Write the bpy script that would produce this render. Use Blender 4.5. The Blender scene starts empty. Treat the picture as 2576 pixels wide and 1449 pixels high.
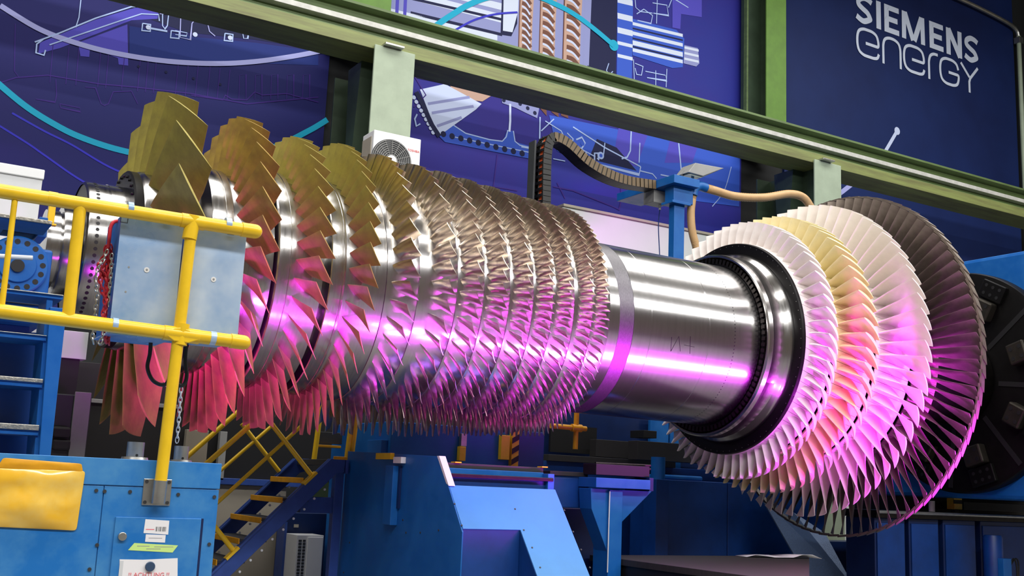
import bpy, bmesh, math, random
from mathutils import Vector, Matrix
random.seed(7)
S = bpy.context.scene
COL = S.collection
R_ = math.radians
W, H = 2576.0, 1449.0

# ------------------------------------------------------------------ camera
F, YAW, PITCH, ROLL = 2750.07, R_(30.7266), R_(10.2342), R_(2.4954)
EYE = 1.65
cy, sy, cp, sp = math.cos(YAW), math.sin(YAW), math.cos(PITCH), math.sin(PITCH)
FW = Vector((sy*cp, cy*cp, sp))
r0 = Vector((cy, -sy, 0)); u0 = r0.cross(FW)
RT = math.cos(ROLL)*r0 + math.sin(ROLL)*u0
UP = -math.sin(ROLL)*r0 + math.cos(ROLL)*u0
cam = bpy.data.cameras.new('camera'); camo = bpy.data.objects.new('camera', cam); COL.objects.link(camo)
cam.sensor_fit = 'HORIZONTAL'; cam.sensor_width = 36.0; cam.lens = 36.0*F/W
cam.clip_start = 0.1; cam.clip_end = 200
m = Matrix((RT, UP, -FW)).transposed().to_4x4(); m.translation = Vector((0, 0, EYE))
camo.matrix_world = m
S.camera = camo

# ------------------------------------------------------------------ world, lights, exposure
S.view_settings.view_transform = 'Standard'; S.view_settings.look = 'None'
S.view_settings.gamma = 1.0; S.view_settings.use_curve_mapping = False
S.view_settings.exposure = 0.0
w = bpy.data.worlds.new('hall_air'); S.world = w; w.use_nodes = True
w.node_tree.nodes['Background'].inputs[0].default_value = (0.55, 0.54, 0.55, 1)
w.node_tree.nodes['Background'].inputs[1].default_value = 0.075

def area(name, loc, target, sx, sy_, power, color=(1, 1, 1), spread=180):
    l = bpy.data.lights.new(name, 'AREA'); l.shape = 'RECTANGLE'; l.size = sx; l.size_y = sy_
    l.energy = power; l.color = color; l.spread = R_(spread)
    o = bpy.data.objects.new(name, l); COL.objects.link(o)
    d = (Vector(target) - Vector(loc)).normalized()
    z = -d; x = Vector((1, 0, 0)); x = (x - x.dot(z)*z).normalized(); y = z.cross(x)
    mm = Matrix((x, y, z)).transposed().to_4x4(); mm.translation = Vector(loc); o.matrix_world = mm
    return o
area('hall_lamp_row_front', (8, 2.0, 13.0), (8, 2.0, 0), 30, 0.5, 1700, (1.0, 0.98, 0.95))
area('hall_lamp_row_over_rotor', (8, 9.4, 13.4), (8, 9.4, 0), 30, 4.5, 2200, (1.0, 0.98, 0.94))
area('hall_lamp_row_behind', (6, -5.0, 11.5), (6, 6, 2), 30, 1.2, 2800, (1.0, 0.99, 0.97))
MAG = (0.82, 0.03, 1.0)
for x_, y_, z_, tx_, el_, sp_, p_ in ((1.7, 4.9, 0.75, 2.5, 29, 32, 27), (4.3, 5.2, 0.6, 4.5, 37, 36, 14), (5.7, 5.4, 0.6, 5.8, 38, 36, 10), (7.2, 5.9, 0.6, 7.3, 42, 44, 14), (8.7, 5.9, 0.6, 8.8, 43, 46, 15), (10.6, 5.9, 0.5, 10.0, 43, 48, 110)):
    area('magenta_floodlight', (x_, y_, z_), (tx_, 8.6, z_+(8.6-y_)*math.tan(R_(el_))), 0.5, 0.08, p_, MAG, sp_)

for k_ in range(9):                             # louvred strip lamps aimed back along the shaft
    x_ = 4.2+0.95*k_; f_ = min(1.0, k_/6); dy_ = 2.7
    area('magenta_strip', (x_, 5.7, 0.45), (x_-dy_*(0.6+0.6*f_), 5.7+dy_, 0.45+dy_*(0.86+0.24*f_)), 0.9, 0.035, 8 if k_ < 3 else 19, MAG, 46)

# ------------------------------------------------------------------ pixel rays onto real planes
def ray(x, y): return FW + (x-W/2)/F*RT - (y-H/2)/F*UP
def at(x, y, Y):
    d = ray(x, y)*(Y/ray(x, y).y); return Vector((d.x, d.y, d.z+EYE))
def atX(x, y, X):
    d = ray(x, y); d = d*(X/d.x); return Vector((d.x, d.y, d.z+EYE))

# ------------------------------------------------------------------ materials
def lin(c):
    def f(v):
        v /= 255.0
        return v/12.92 if v <= 0.04045 else ((v+0.055)/1.055)**2.4
    return (f(c[0]), f(c[1]), f(c[2]), 1.0)
MATS = {}
def mat(name, rgb, rough=0.5, metal=0.0, coat=0.0, vary=0.0, vscale=6.0, rgb2=None, bump=0.0, bscale=80.0,
        aniso=0.0, spec=0.5, alpha=1.0, trans=0.0, rvary=0.0, stretch=None):
    mt = bpy.data.materials.new(name); mt.use_nodes = True
    nt = mt.node_tree; b = nt.nodes['Principled BSDF']
    c = lin(rgb)
    b.inputs['Base Color'].default_value = c
    b.inputs['Roughness'].default_value = rough; b.inputs['Metallic'].default_value = metal
    b.inputs['Coat Weight'].default_value = coat; b.inputs['Coat Roughness'].default_value = 0.1
    b.inputs['Specular IOR Level'].default_value = spec
    b.inputs['Alpha'].default_value = alpha
    b.inputs['Transmission Weight'].default_value = trans
    L = nt.links.new
    tc = nt.nodes.new('ShaderNodeTexCoord'); src = tc.outputs['Object']
    if stretch:
        mp = nt.nodes.new('ShaderNodeMapping'); mp.inputs['Scale'].default_value = stretch
        L(src, mp.inputs['Vector']); src = mp.outputs['Vector']
    if vary or rgb2 or rvary:
        n = nt.nodes.new('ShaderNodeTexNoise'); n.inputs['Scale'].default_value = vscale
        n.inputs['Detail'].default_value = 5; n.inputs['Roughness'].default_value = 0.65
        L(src, n.inputs['Vector'])
        if vary or rgb2:
            mx = nt.nodes.new('ShaderNodeMix'); mx.data_type = 'RGBA'
            c2 = lin(rgb2) if rgb2 else tuple(max(0, v*(1-vary)) for v in c[:3])+(1,)
            mx.inputs[6].default_value = c; mx.inputs[7].default_value = c2
            rp = nt.nodes.new('ShaderNodeMapRange'); rp.inputs[1].default_value = 0.38; rp.inputs[2].default_value = 0.68
            L(n.outputs['Fac'], rp.inputs[0]); L(rp.outputs[0], mx.inputs[0]); L(mx.outputs[2], b.inputs['Base Color'])
        if rvary:
            rr = nt.nodes.new('ShaderNodeMapRange'); rr.inputs[1].default_value = 0.3; rr.inputs[2].default_value = 0.7
            rr.inputs[3].default_value = max(0.03, rough-rvary); rr.inputs[4].default_value = rough+rvary
            L(n.outputs['Fac'], rr.inputs[0]); L(rr.outputs[0], b.inputs['Roughness'])
    if bump:
        n2 = nt.nodes.new('ShaderNodeTexNoise'); n2.inputs['Scale'].default_value = bscale; n2.inputs['Detail'].default_value = 3
        L(src, n2.inputs['Vector'])
        bp = nt.nodes.new('ShaderNodeBump'); bp.inputs['Strength'].default_value = bump; bp.inputs['Distance'].default_value = 0.01
        L(n2.outputs['Fac'], bp.inputs['Height']); L(bp.outputs[0], b.inputs['Normal'])
    if aniso:
        b.inputs['Anisotropic'].default_value = aniso; b.inputs['Anisotropic Rotation'].default_value = 0.25
        tg = nt.nodes.new('ShaderNodeTangent'); tg.direction_type = 'RADIAL'; tg.axis = 'X'
        L(tg.outputs[0], b.inputs['Tangent'])
    MATS[name] = mt
    return mt
turned = mat('turned_steel', (186, 184, 182), 0.22, 1.0, vary=0.22, vscale=3.0, stretch=(14, 1.2, 1.2), aniso=0.5, rvary=0.05)
drumst = mat('drum_steel', (200, 198, 198), 0.21, 1.0, vary=0.1, vscale=3.0, stretch=(10, 1, 1), aniso=0.6)
darkst = mat('dark_steel', (62, 58, 56), 0.38, 1.0, vary=0.3, vscale=8)
blackst = mat('blackened_steel', (16, 14, 16), 0.42, 0.6)
hatchst = mat('hatched_steel', (120, 118, 122), 0.42, 1.0, vary=0.35, vscale=40, stretch=(6, 1, 1))
bladest = mat('blade_steel', (224, 214, 198), 0.2, 1.0, vary=0.15, vscale=9)
gold = mat('gold_coating', (168, 156, 74), 0.46, 0.25, rgb2=(146, 134, 68), vscale=7, rvary=0.06)
gold2 = mat('amber_coating', (172, 144, 70), 0.46, 0.25, rgb2=(146, 118, 64), vscale=7, rvary=0.06)
white_c = mat('white_ceramic', (240, 232, 228), 0.55, 0.0, vary=0.06, vscale=12)
cream_c = mat('cream_ceramic', (236, 222, 172), 0.55, 0.0, vary=0.08, vscale=12)
baremt = mat('bare_blade_metal', (130, 118, 108), 0.44, 0.55, vary=0.35, vscale=5)
blue = mat('blue_paint', (14, 88, 164), 0.42, 0.0, rgb2=(26, 100, 172), vscale=3.5, rvary=0.1, spec=0.4)
bluec = mat('cabinet_blue_paint', (22, 112, 190), 0.46, 0.0, rgb2=(70, 140, 196), vscale=4.5, rvary=0.1)
bluel = mat('lit_cover_blue_paint', (70, 140, 205), 0.3, 0.0, vary=0.12, vscale=1.5, coat=0.2)  # carriage blue made paler, light on its slope put into the colour
blued = mat('deep_and_shaded_blue_paint', (8, 60, 134), 0.42, 0.0, vary=0.3, vscale=2.5)  # also carriage blue with the weaker light on upright faces painted in
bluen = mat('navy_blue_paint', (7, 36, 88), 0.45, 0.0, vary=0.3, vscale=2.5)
navy_st = mat('stair_navy_paint', (50, 80, 156), 0.42, 0.0, vary=0.25, vscale=5)
sheet = mat('blue_sheet_metal', (122, 166, 218), 0.28, 0.2, rgb2=(196, 214, 234), vscale=2.2, rvary=0.1)  # pale mottling paints white reflections into the sheet's colour
yellow = mat('yellow_paint', (242, 198, 32), 0.34, 0.0, vary=0.1, vscale=14, coat=0.15)
yell_d = mat('amber_yellow_paint', (232, 164, 20), 0.45, 0.0, vary=0.2, vscale=10)
green = mat('green_girder_paint', (96, 118, 70), 0.5, 0.0, vary=0.3, vscale=3, stretch=(0.5, 2, 3))
greenf = mat('olive_flange_paint', (128, 138, 80), 0.5, 0.0, rgb2=(104, 104, 66), vscale=2.2, stretch=(0.4, 3, 6))
greenu = mat('bright_green_paint', (92, 132, 44), 0.55, 0.0, vary=0.2, vscale=4)
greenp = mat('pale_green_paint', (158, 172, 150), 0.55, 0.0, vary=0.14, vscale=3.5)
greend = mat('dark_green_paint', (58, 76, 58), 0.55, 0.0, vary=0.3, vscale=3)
railgr = mat('conductor_grey', (196, 196, 190), 0.5, 0.1, vary=0.25, vscale=6)
galv = mat('galvanised_steel', (190, 190, 186), 0.34, 0.9, vary=0.25, vscale=10)
checker = mat('checker_plate', (176, 172, 162), 0.4, 0.7, vary=0.3, vscale=60, bump=0.4, bscale=60)
black = mat('black_paint', (14, 14, 16), 0.55)
rubber = mat('black_rubber', (16, 16, 17), 0.5)
dgrey = mat('dark_grey_paint', (52, 54, 58), 0.55, vary=0.2, vscale=4)
dgrey2 = mat('charcoal_bellows', (36, 34, 36), 0.6, vary=0.2, vscale=4)
grey = mat('grey_paint', (150, 150, 148), 0.55, vary=0.12, vscale=4)
lgrey = mat('light_grey_paint', (214, 216, 218), 0.5, vary=0.05, vscale=4)
whitep = mat('white_paint', (232, 233, 234), 0.5, vary=0.04, vscale=3)
partm = mat('partition_paint', (206, 210, 208), 0.6, vary=0.04, vscale=2)
beige = mat('beige_wall_paint', (172, 164, 148), 0.6, vary=0.12, vscale=2)
paper = mat('white_paper', (240, 238, 240), 0.6)
limep = mat('lime_sticker', (206, 238, 140), 0.55)
redp = mat('red_paint', (214, 52, 66), 0.35, vary=0.25, vscale=30)
inkred = mat('red_ink', (232, 120, 130), 0.6)
inkgrey = mat('grey_ink', (150, 150, 158), 0.6)
toshred = mat('red_lettering', (214, 50, 56), 0.5)
orange = mat('orange_cable', (226, 92, 40), 0.5)
tan = mat('tan_hose', (196, 158, 110), 0.5, vary=0.12, vscale=8)
brownb = mat('energy_chain_lit_side', (100, 82, 56), 0.5)  # black chain's lit near side, its light painted in as brown
glassl = mat('lamp_glass', (150, 160, 150), 0.15, 0.0, coat=0.5)
pouch_y = mat('yellow_pouch', (238, 184, 48), 0.22, 0.0, rgb2=(240, 200, 96), vscale=9, coat=0.7)
concrete = mat('floor_concrete', (132, 131, 128), 0.7, vary=0.25, vscale=1.5)
plaster = mat('hall_wall', (164, 154, 140), 0.8, vary=0.15, vscale=1)
darkwall = mat('dark_wall', (26, 28, 30), 0.8)
roofm = mat('roof_sheet', (150, 140, 124), 0.7, vary=0.3, vscale=1.2)
ramp_m = mat('ramp_checker_plate', (72, 92, 124), 0.45, 0.4, vary=0.4, vscale=70, bump=0.3, bscale=70)
platm = mat('dark_platform', (46, 43, 41), 0.6, vary=0.3, vscale=5, stretch=(1, 8, 1))
faceplate_m = mat('chuck_iron', (24, 23, 23), 0.45, 0.7, vary=0.4, vscale=6)
jaw_m = mat('chuck_jaw_steel', (66, 62, 56), 0.45, 0.8, vary=0.3, vscale=10)
# banner inks
def ink(name, rgb): return mat(name, rgb, 0.6, spec=0.25)
b_left = mat('banner_ink_left', (22, 28, 96), 0.6, rgb2=(30, 28, 98), vscale=0.35, spec=0.25)
b_mid = mat('banner_ink_middle', (36, 44, 138), 0.6, rgb2=(46, 38, 132), vscale=0.4, spec=0.25)
b_right = mat('banner_ink_right', (22, 40, 92), 0.6, rgb2=(18, 32, 78), vscale=0.4, spec=0.25)

# ------------------------------------------------------------------ mesh builder
class MB:
    def __init__(s): s.v = []; s.f = []; s.m = []; s.mi = 0
    def add(s, vs, fs, mi=None):
        o = len(s.v); s.v += [tuple(v) for v in vs]
        for f in fs: s.f.append(tuple(i+o for i in f)); s.m.append(s.mi if mi is None else mi)
    def box(s, x0, x1, y0, y1, z0, z1, mi=None):
        x0, x1 = min(x0, x1), max(x0, x1); y0, y1 = min(y0, y1), max(y0, y1); z0, z1 = min(z0, z1), max(z0, z1)
        s.add([(x0,y0,z0),(x1,y0,z0),(x1,y1,z0),(x0,y1,z0),(x0,y0,z1),(x1,y0,z1),(x1,y1,z1),(x0,y1,z1)],
              [(0,3,2,1),(4,5,6,7),(0,1,5,4),(1,2,6,5),(2,3,7,6),(3,0,4,7)], mi)
    def prism(s, pts, vec, mi=None):
        pts = [Vector(p) for p in pts]; vec = Vector(vec); n = len(pts)
        nrm = Vector((0,0,0))
        for i in range(n): nrm += pts[i].cross(pts[(i+1) % n])
        if nrm.dot(vec) > 0: pts.reverse()
        s.add(pts+[p+vec for p in pts], [tuple(range(n)), tuple(range(2*n-1, n-1, -1))] +
              [(i, i+n, (i+1) % n+n, (i+1) % n) for i in range(n)], mi)
    def tube(s, path, r, n=12, caps=True, mi=None, closed=False):
        path = [Vector(p) for p in path]; k = len(path); vs = []; fs = []
        ref = None
        for i, p in enumerate(path):
            if closed: t = path[(i+1) % k]-path[i-1]
            else: t = path[min(i+1, k-1)]-path[max(i-1, 0)]
            t = t.normalized()
            if ref is None:
                a = Vector((0, 0, 1)) if abs(t.z) < 0.9 else Vector((1, 0, 0))
                ref = (a-a.dot(t)*t).normalized()
            else: ref = (ref-ref.dot(t)*t).normalized()
            b = t.cross(ref); rr = r[i] if isinstance(r, (list, tuple)) else r
            for j in range(n):
                a_ = 2*math.pi*j/n; vs.append(p+rr*(math.cos(a_)*ref+math.sin(a_)*b))
        last = k if closed else k-1
        for i in range(last):
            for j in range(n):
                fs.append((i*n+j, i*n+(j+1) % n, ((i+1) % k)*n+(j+1) % n, ((i+1) % k)*n+j))
        if caps and not closed: fs += [tuple(range(n-1, -1, -1)), tuple(range((k-1)*n, k*n))]
        s.add(vs, fs, mi)
    def cyl(s, p0, p1, r, n=24, mi=None): s.tube([p0, p1], r, n, True, mi)
    def lathe(s, prof, n=128, mi=None, cx=0, cy_=0, cz=0, a0=0.0):
        vs = []; fs = []; k = len(prof)
        for (x, r) in prof:
            for j in range(n):
                a = 2*math.pi*j/n+a0; vs.append((cx+x, cy_-r*math.sin(a), cz+r*math.cos(a)))
        for i in range(k-1):
            for j in range(n):
                fs.append((i*n+j, i*n+(j+1) % n, (i+1)*n+(j+1) % n, (i+1)*n+j))
        s.add(vs, fs, mi)
    def build(s, name, mats, parent=None, bevel=0.0, smooth=35, props=None):
        me = bpy.data.meshes.new(name); me.from_pydata(s.v, [], s.f)
        if not isinstance(mats, (list, tuple)): mats = [mats]
        for q in mats: me.materials.append(q)
        me.polygons.foreach_set('material_index', s.m)
        me.validate(); me.update()
        bm = bmesh.new(); bm.from_mesh(me); bmesh.ops.recalc_face_normals(bm, faces=bm.faces); bm.to_mesh(me); bm.free()
        if smooth:
            me.polygons.foreach_set('use_smooth', [True]*len(me.polygons)); me.set_sharp_from_angle(angle=R_(smooth))
        o = bpy.data.objects.new(name, me); COL.objects.link(o)
        if parent: adopt(o, parent)
        if bevel:
            b = o.modifiers.new('bevel', 'BEVEL'); b.width = bevel; b.segments = 2; b.limit_method = 'ANGLE'; b.angle_limit = R_(40)
        if props:
            for k_, v_ in props.items(): o[k_] = v_
        return o
def wmat(o):
    mm = Matrix.Identity(4); ch = []
    while o: ch.append(o); o = o.parent
    for q in reversed(ch): mm = mm @ q.matrix_parent_inverse @ q.matrix_basis
    return mm
def adopt(o, parent):
    o.parent = parent; o.matrix_parent_inverse = wmat(parent).inverted()
def tag(o, label=None, cat=None, group=None, kind=None):
    if label: o['label'] = label
    if cat: o['category'] = cat
    if group: o['group'] = group
    if kind: o['kind'] = kind
    return o
def thing(name, loc, label, cat, group=None):
    o = bpy.data.objects.new(name, None); COL.objects.link(o); o.location = loc; o.empty_display_size = 0.1
    return tag(o, label, cat, group)
def Box(name, b, m_, parent=None, bevel=0.004, **k):
    q = MB(); q.box(*b); o = q.build(name, m_, parent, bevel, 0); tag(o, **k); return o
def slab(px0, py0, px1, py1, Y, d):
    "box bounds whose front face at depth Y spans two photo corners"
    a = at(px0, py0, Y); b = at(px1, py1, Y); return (a.x, b.x, Y, Y+d, b.z, a.z)
def smoothpath(pts, n=6):
    pts = [Vector(p) for p in pts]; out = []
    for i in range(len(pts)-1):
        p0 = pts[max(i-1, 0)]; p1 = pts[i]; p2 = pts[i+1]; p3 = pts[min(i+2, len(pts)-1)]
        for j in range(n):
            t = j/n
            out.append(0.5*((2*p1)+(p2-p0)*t+(2*p0-5*p1+4*p2-p3)*t*t+(3*p1-p0-3*p2+p3)*t**3))
    out.append(pts[-1]); return out

# ------------------------------------------------------------------ hall shell (setting)
def struct(name, b, m_): return Box(name, b, m_, None, 0, kind='structure')
WY = 16.1
struct('floor', (-14, 32, -12, WY+0.4, -0.3, 0), concrete)
struct('wall_back', (-14, 32, WY+0.05, WY+0.35, 0, 18), darkwall)
struct('wall_front', (-14, 32, -12.3, -12, 0, 18), plaster)
struct('wall_left', (-14.3, -14, -12, WY+0.4, 0, 18), plaster)
struct('wall_right', (32, 32.3, -12, WY+0.4, 0, 18), plaster)
struct('ceiling', (-14, 32, -12, WY+0.4, 18, 18.3), roofm)

# ------------------------------------------------------------------ rotor
ROT_Y, ROT_Z, TILT = 9.0, 3.31, 0.0095
rotor = thing('turbine_rotor', (0, ROT_Y, ROT_Z), 'huge polished gas turbine rotor with rows of gold, steel and white blades', 'turbine rotor')
rotor.rotation_euler = (0, TILT, 0)
def rpart(mb, name, m_, parent=rotor, **k):
    o = mb.build(name, m_, None, 0, k.pop('smooth', 30)); o.parent = parent
    tag(o, **k); return o
def cylpt(px, py, rr):
    X = 4.0; d = ray(px, py)
    for _ in range(30):
        Z = ROT_Z-EYE-TILT*X; a = d.y**2+d.z**2; b = -2*(d.y*ROT_Y+d.z*Z); c = ROT_Y**2+Z*Z-rr*rr
        s = (-b-math.sqrt(max(0, b*b-4*a*c)))/2/a; X = s*d.x
    return X, math.atan2(ROT_Y-d.y*s, d.z*s-Z)
def cp_(X, th, r): return (X, -r*math.sin(th), r*math.cos(th))

# airfoil blade: stations (span 0..1, R, x_le, off_le, x_te, off_te, thickness, camber), offsets in degrees
def blade(st, nsp=7, nch=9, plat=None):
    mb = MB()
    def lerp(q):
        for i in range(len(st)-1):
            if q <= st[i+1][0]+1e-9:
                t = (q-st[i][0])/(st[i+1][0]-st[i][0]); return [a+(b-a)*t for a, b in zip(st[i], st[i+1])]
        return st[-1]
    rings = []
    for i in range(nsp):
        q = i/(nsp-1); _, R, xl, ol, xt, ot, th, ca = lerp(q)
        sl, stt = R*R_(ol), R*R_(ot); dx, ds = xt-xl, stt-sl; L = math.hypot(dx, ds); nx, ns = -ds/L, dx/L
        up = []; lo = []
        for j in range(nch):
            c = 0.5-0.5*math.cos(math.pi*j/(nch-1))
            t = th*L*2.6*(math.sqrt(c)*(1-c)*0.8+0.12*c*(1-c)) + 0.0012
            cm = 4*ca*L*c*(1-c)
            up.append((c, cm+t/2)); lo.append((c, cm-t/2))
        ring = up+lo[::-1]
        rings.append([(R, xl+dx*c+nx*h, sl+ds*c+ns*h) for c, h in ring])
    n = len(rings[0]); vs = []; fs = []
    for rg in rings:
        for R, x, s_ in rg: a = s_/R; vs.append((x, -R*math.sin(a), R*math.cos(a)))
    for i in range(nsp-1):
        for j in range(n): fs.append((i*n+j, i*n+(j+1) % n, (i+1)*n+(j+1) % n, (i+1)*n+j))
    fs.append(tuple(range((nsp-1)*n, nsp*n))); fs.append(tuple(range(n-1, -1, -1)))
    mb.add(vs, fs)
    if plat:                                     # footing on the disc rim
        x0, x1, r0_, r1_, pitch, skew, hgt = plat; k = 5; vs = []; fs = []
        for (x, r, sk) in ((x0, r0_, -skew/2), (x1, r1_, skew/2)):
            for hh in (0, -hgt):
                for j in range(k):
                    a = R_((j/(k-1)-0.5)*pitch*0.965+sk); vs.append((x, -(r+hh)*math.sin(a), (r+hh)*math.cos(a)))
        T0, B0, T1, B1 = 0, k, 2*k, 3*k
        for j in range(k-1):
            fs += [(T0+j, T0+j+1, T1+j+1, T1+j), (B0+j, B1+j, B1+j+1, B0+j+1), (T0+j, B0+j, B0+j+1, T0+j+1), (T1+j, T1+j+1, B1+j+1, B1+j)]
        fs += [(T0, T1, B1, B0), (T0+k-1, B0+k-1, B1+k-1, T1+k-1)]
        mb.add(vs, fs)
    return mb
def wrap(a): return (a+180) % 360-180
LEFT = {}                                        # blades beyond the counted ones, per kind
def row(name, mb, m_, parent, n, th0, keep):
    "keep(theta) says whether this blade is one of the counted, visible ones"
    first = None
    for i in range(n):
        th = th0+i*360.0/n
        if keep is None or keep(th):
            if first is None:
                o = rpart(mb, name, m_, parent, smooth=40); first = o
            else:
                o = first.copy(); COL.objects.link(o)
            o.rotation_euler = (R_(th), 0, 0)
        else:
            q = LEFT.setdefault((name, m_.name), MB()); c, s = math.cos(R_(th)), math.sin(R_(th))
            q.add([(x, y*c-z*s, y*s+z*c) for x, y, z in mb.v], mb.f)

# ---- left end: journal, perforated drum
q = MB(); q.lathe([(1.095, 0), (1.095, .305), (1.19, .305), (1.19, .29), (1.205, .29)]); rpart(q, 'journal_shaft', turned)
q = MB(); q.lathe([(1.205, .2), (1.205, .345), (1.22, .35), (1.30, .35), (1.30, .2)]); rpart(q, 'thrust_collar', turned)
q = MB(); q.lathe([(1.325, .545), (1.335, .565), (1.345, .57), (1.50, .57), (1.5, .575), (1.65, .575), (1.65, .60), (1.70, .60)]); pdrum = rpart(q, 'perforated_drum', turned)
q = MB(); q.lathe([(1.333, .2), (1.333, .552)]); rpart(q, 'drum_end_face', blackst)
def dots(name, X, r, n, rad, m_, parent=None):
    q = MB(); first = None
    for i in range(n):
        a = 2*math.pi*i/n if parent is None else 0.0
        c, s = math.cos(a), math.sin(a); vs = []
        for j in range(10):
            b = 2*math.pi*j/10; u = rad*math.cos(b); t = rad*math.sin(b)
            vs.append((X+u, -(r*s+t*c), r*c-t*s))
        if parent is None: q.add(vs, [tuple(range(10))])
        elif first is None:
            q.add(vs, [tuple(range(10))]); first = rpart(q, name, m_, parent, smooth=0)
        else:
            o = first.copy(); COL.objects.link(o); o.rotation_euler = (2*math.pi*i/n, 0, 0)
    if parent is None: rpart(q, name, m_, smooth=0)
dots('hole', 1.40, .5715, 72, .0145, black, pdrum)
q = MB(); q.lathe([(1.632, .57), (1.632, .70), (1.645, .712), (1.70, .712), (1.70, .60)]); rpart(q, 'bolted_flange', blackst)
q = MB()
for i in range(36):
    a = 2*math.pi*i/36; p = cp_(1.615, a, .665); q.cyl(p, (1.635, p[1], p[2]), .012, 8)
rpart(q, 'flange_bolt_pattern', blackst)

# ---- gold stages
def gkeep(th): return abs(wrap(th-85)) <= 128
g_n = {1: 19, 2: 34, 3: 39, 4: 45}
disc_prof = {
 1: [(1.70, .62), (1.70, .705), (1.72, .72), (2.10, .80), (2.12, .78), (2.12, .60)],
 2: [(2.10, .60), (2.12, .60), (2.17, .62), (2.18, .70), (2.18, .845), (2.19, .85), (2.285, .85), (2.287, .846), (2.292, .85), (2.345, .85), (2.35, .842), (2.352, .82), (2.37, .83), (2.66, .88), (2.67, .76)],
 3: [(2.67, .74), (2.674, .74), (2.68, .92), (2.69, .93), (2.778, .93), (2.781, .926), (2.785, .93), (2.82, .93), (2.825, .90), (2.84, .90), (3.06, .925), (3.07, .80)],
 4: [(3.07, .78), (3.11, .78), (3.115, .94), (3.122, .947), (3.217, .947), (3.22, .943), (3.224, .947), (3.24, .947), (3.244, .925), (3.26, .93), (3.585, .965), (3.588, .955)]}
g_spec = {
 1: [(0, .72, 1.74, -6, 2.08, 12, .07, .03), (.5, 1.05, 1.75, -3, 2.05, 16, .045, .03), (1, 1.385, 1.772, -1, 2.01, 17.5, .03, .02)],
 2: [(0, .83, 2.375, -3, 2.60, 8, .06, .03), (.5, 1.08, 2.39, -1.2, 2.58, 9.8, .04, .03), (1, 1.32, 2.41, 0, 2.562, 11.2, .03, .015)],
 3: [(0, .90, 2.835, -1.5, 2.97, 6.0, .06, .03), (.5, 1.08, 2.86, -.5, 3.0, 8, .04, .03), (1, 1.255, 2.888, 0, 3.025, 9.5, .03, .015)],
 4: [(0, .935, 3.268, -1, 3.39, 5.2, .06, .03), (.5, 1.11, 3.28, -.5, 3.39, 6.8, .04, .03), (1, 1.28, 3.295, 0, 3.39, 8.1, .03, .015)]}
g_th0 = {1: 50.1, 2: 47.3, 3: 61.3, 4: 65.3}
for s_ in (1, 2, 3, 4):
    q = MB(); q.lathe(disc_prof[s_]); d = rpart(q, 'gold_stage_disc', turned)
    row('gold_blade', blade(g_spec[s_], 9, 9), gold2 if s_ == 2 else gold, d, g_n[s_], g_th0[s_], gkeep)

# ---- steel stages
xr = [3.588, 3.877, 4.235, 4.49, 4.745, 4.985, 5.19, 5.42, 5.62, 5.80]
st_n = [43, 46, 59, 65, 70, 86, 80, 87, 88]
st_th0 = [59.6, 58.5, 62.3, 65.3, 67.1, 67.6, 67.5, 65.6, 64.2]
st_le = [3.66, 4.017, 4.285, 4.54, 4.80, 5.035, 5.25, 5.49, 5.665]
st_te = [3.757, 4.086, 4.355, 4.605, 4.862, 5.10, 5.31, 5.545, 5.715]
st_R = [1.258, 1.24, 1.228, 1.21, 1.19, 1.17, 1.155, 1.142, 1.13]
st_h = [.968, .975, .98, .985, .988, .99, .99, .99, .99]
st_off = [6.4, 5.6, 5.3, 4.9, 4.6, 3.9, 3.6, 3.2, 2.9]
cnt = 0
for i in range(9):
    x0, x1 = xr[i], xr[i+1]; h = st_h[i]; h2 = st_h[min(i+1, 8)]
    q = MB(); q.lathe([(x0, h-.012), (x0+.004, h-.001), (x0+.006, h), (x1-.006, h2), (x1-.003, h2-.001), (x1, h2-.012)], 160)
    d = rpart(q, 'steel_stage_disc', drumst)
    sp_ = [(0, h-.005, st_le[i]-.028, -1.0, st_te[i]+.012, st_off[i]*.72, .075, .10),
           (.45, h+.45*(st_R[i]-h), st_le[i]-.02, -.9, st_te[i]+.006, st_off[i]*.86, .05, .09),
           (1, st_R[i], st_le[i], 0, st_te[i], st_off[i], .03, .05)]
    budget = [0]
    lim = 90 if i < 3 else (80 if i == 3 else -1)
    def skeep(th, lim=lim, i=i):
        global cnt
        if lim > 0 and abs(wrap(th-78)) <= lim and cnt < 100: cnt += 1; return True
        return False
    row('steel_blade', blade(sp_, 7, 9), bladest, d, st_n[i], st_th0[i], skeep)

# ---- centre shaft
q = MB(); q.lathe([(5.80, .978), (5.83, .97), (5.84, .90), (5.86, .862), (6.02, .862)], 192)
q.lathe([(6.19, .862), (6.397, .862), (6.399, .8595), (6.402, .862), (7.118, .862), (7.120, .8595), (7.123, .862), (7.79, .862), (7.795, .857), (7.80, .84), (7.80, .6)], 192)
shaft = rpart(q, 'centre_shaft', drumst)
q = MB(); q.lathe([(6.02, .862), (6.021, .859)]+[(6.02+.17*k/40, .8605+(.0012 if k % 2 else 0)) for k in range(1, 40)]+[(6.189, .859), (6.19, .862)], 160); rpart(q, 'grooved_band', hatchst)
dots('rivet_hole_pattern', 7.45, .8625, 150, .0055, blackst)
q = MB()
def stroke(pts):
    o = []
    (xa, ya), (xb, yb) = pts
    for k in range(9):
        X, th = cylpt(xa+(xb-xa)*k/8, ya+(yb-ya)*k/8, .862); o.append(cp_(X, th, .8625))
    q.tube(o, .0022, 6)
stroke([(1690, 848), (1688, 884)]); stroke([(1688, 884), (1708, 846)]); stroke([(1708, 846), (1712, 884)])
stroke([(1737, 846), (1736, 890)]); stroke([(1722, 868), (1747, 873)])
rpart(q, 'scribed_marks', blackst)
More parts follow.
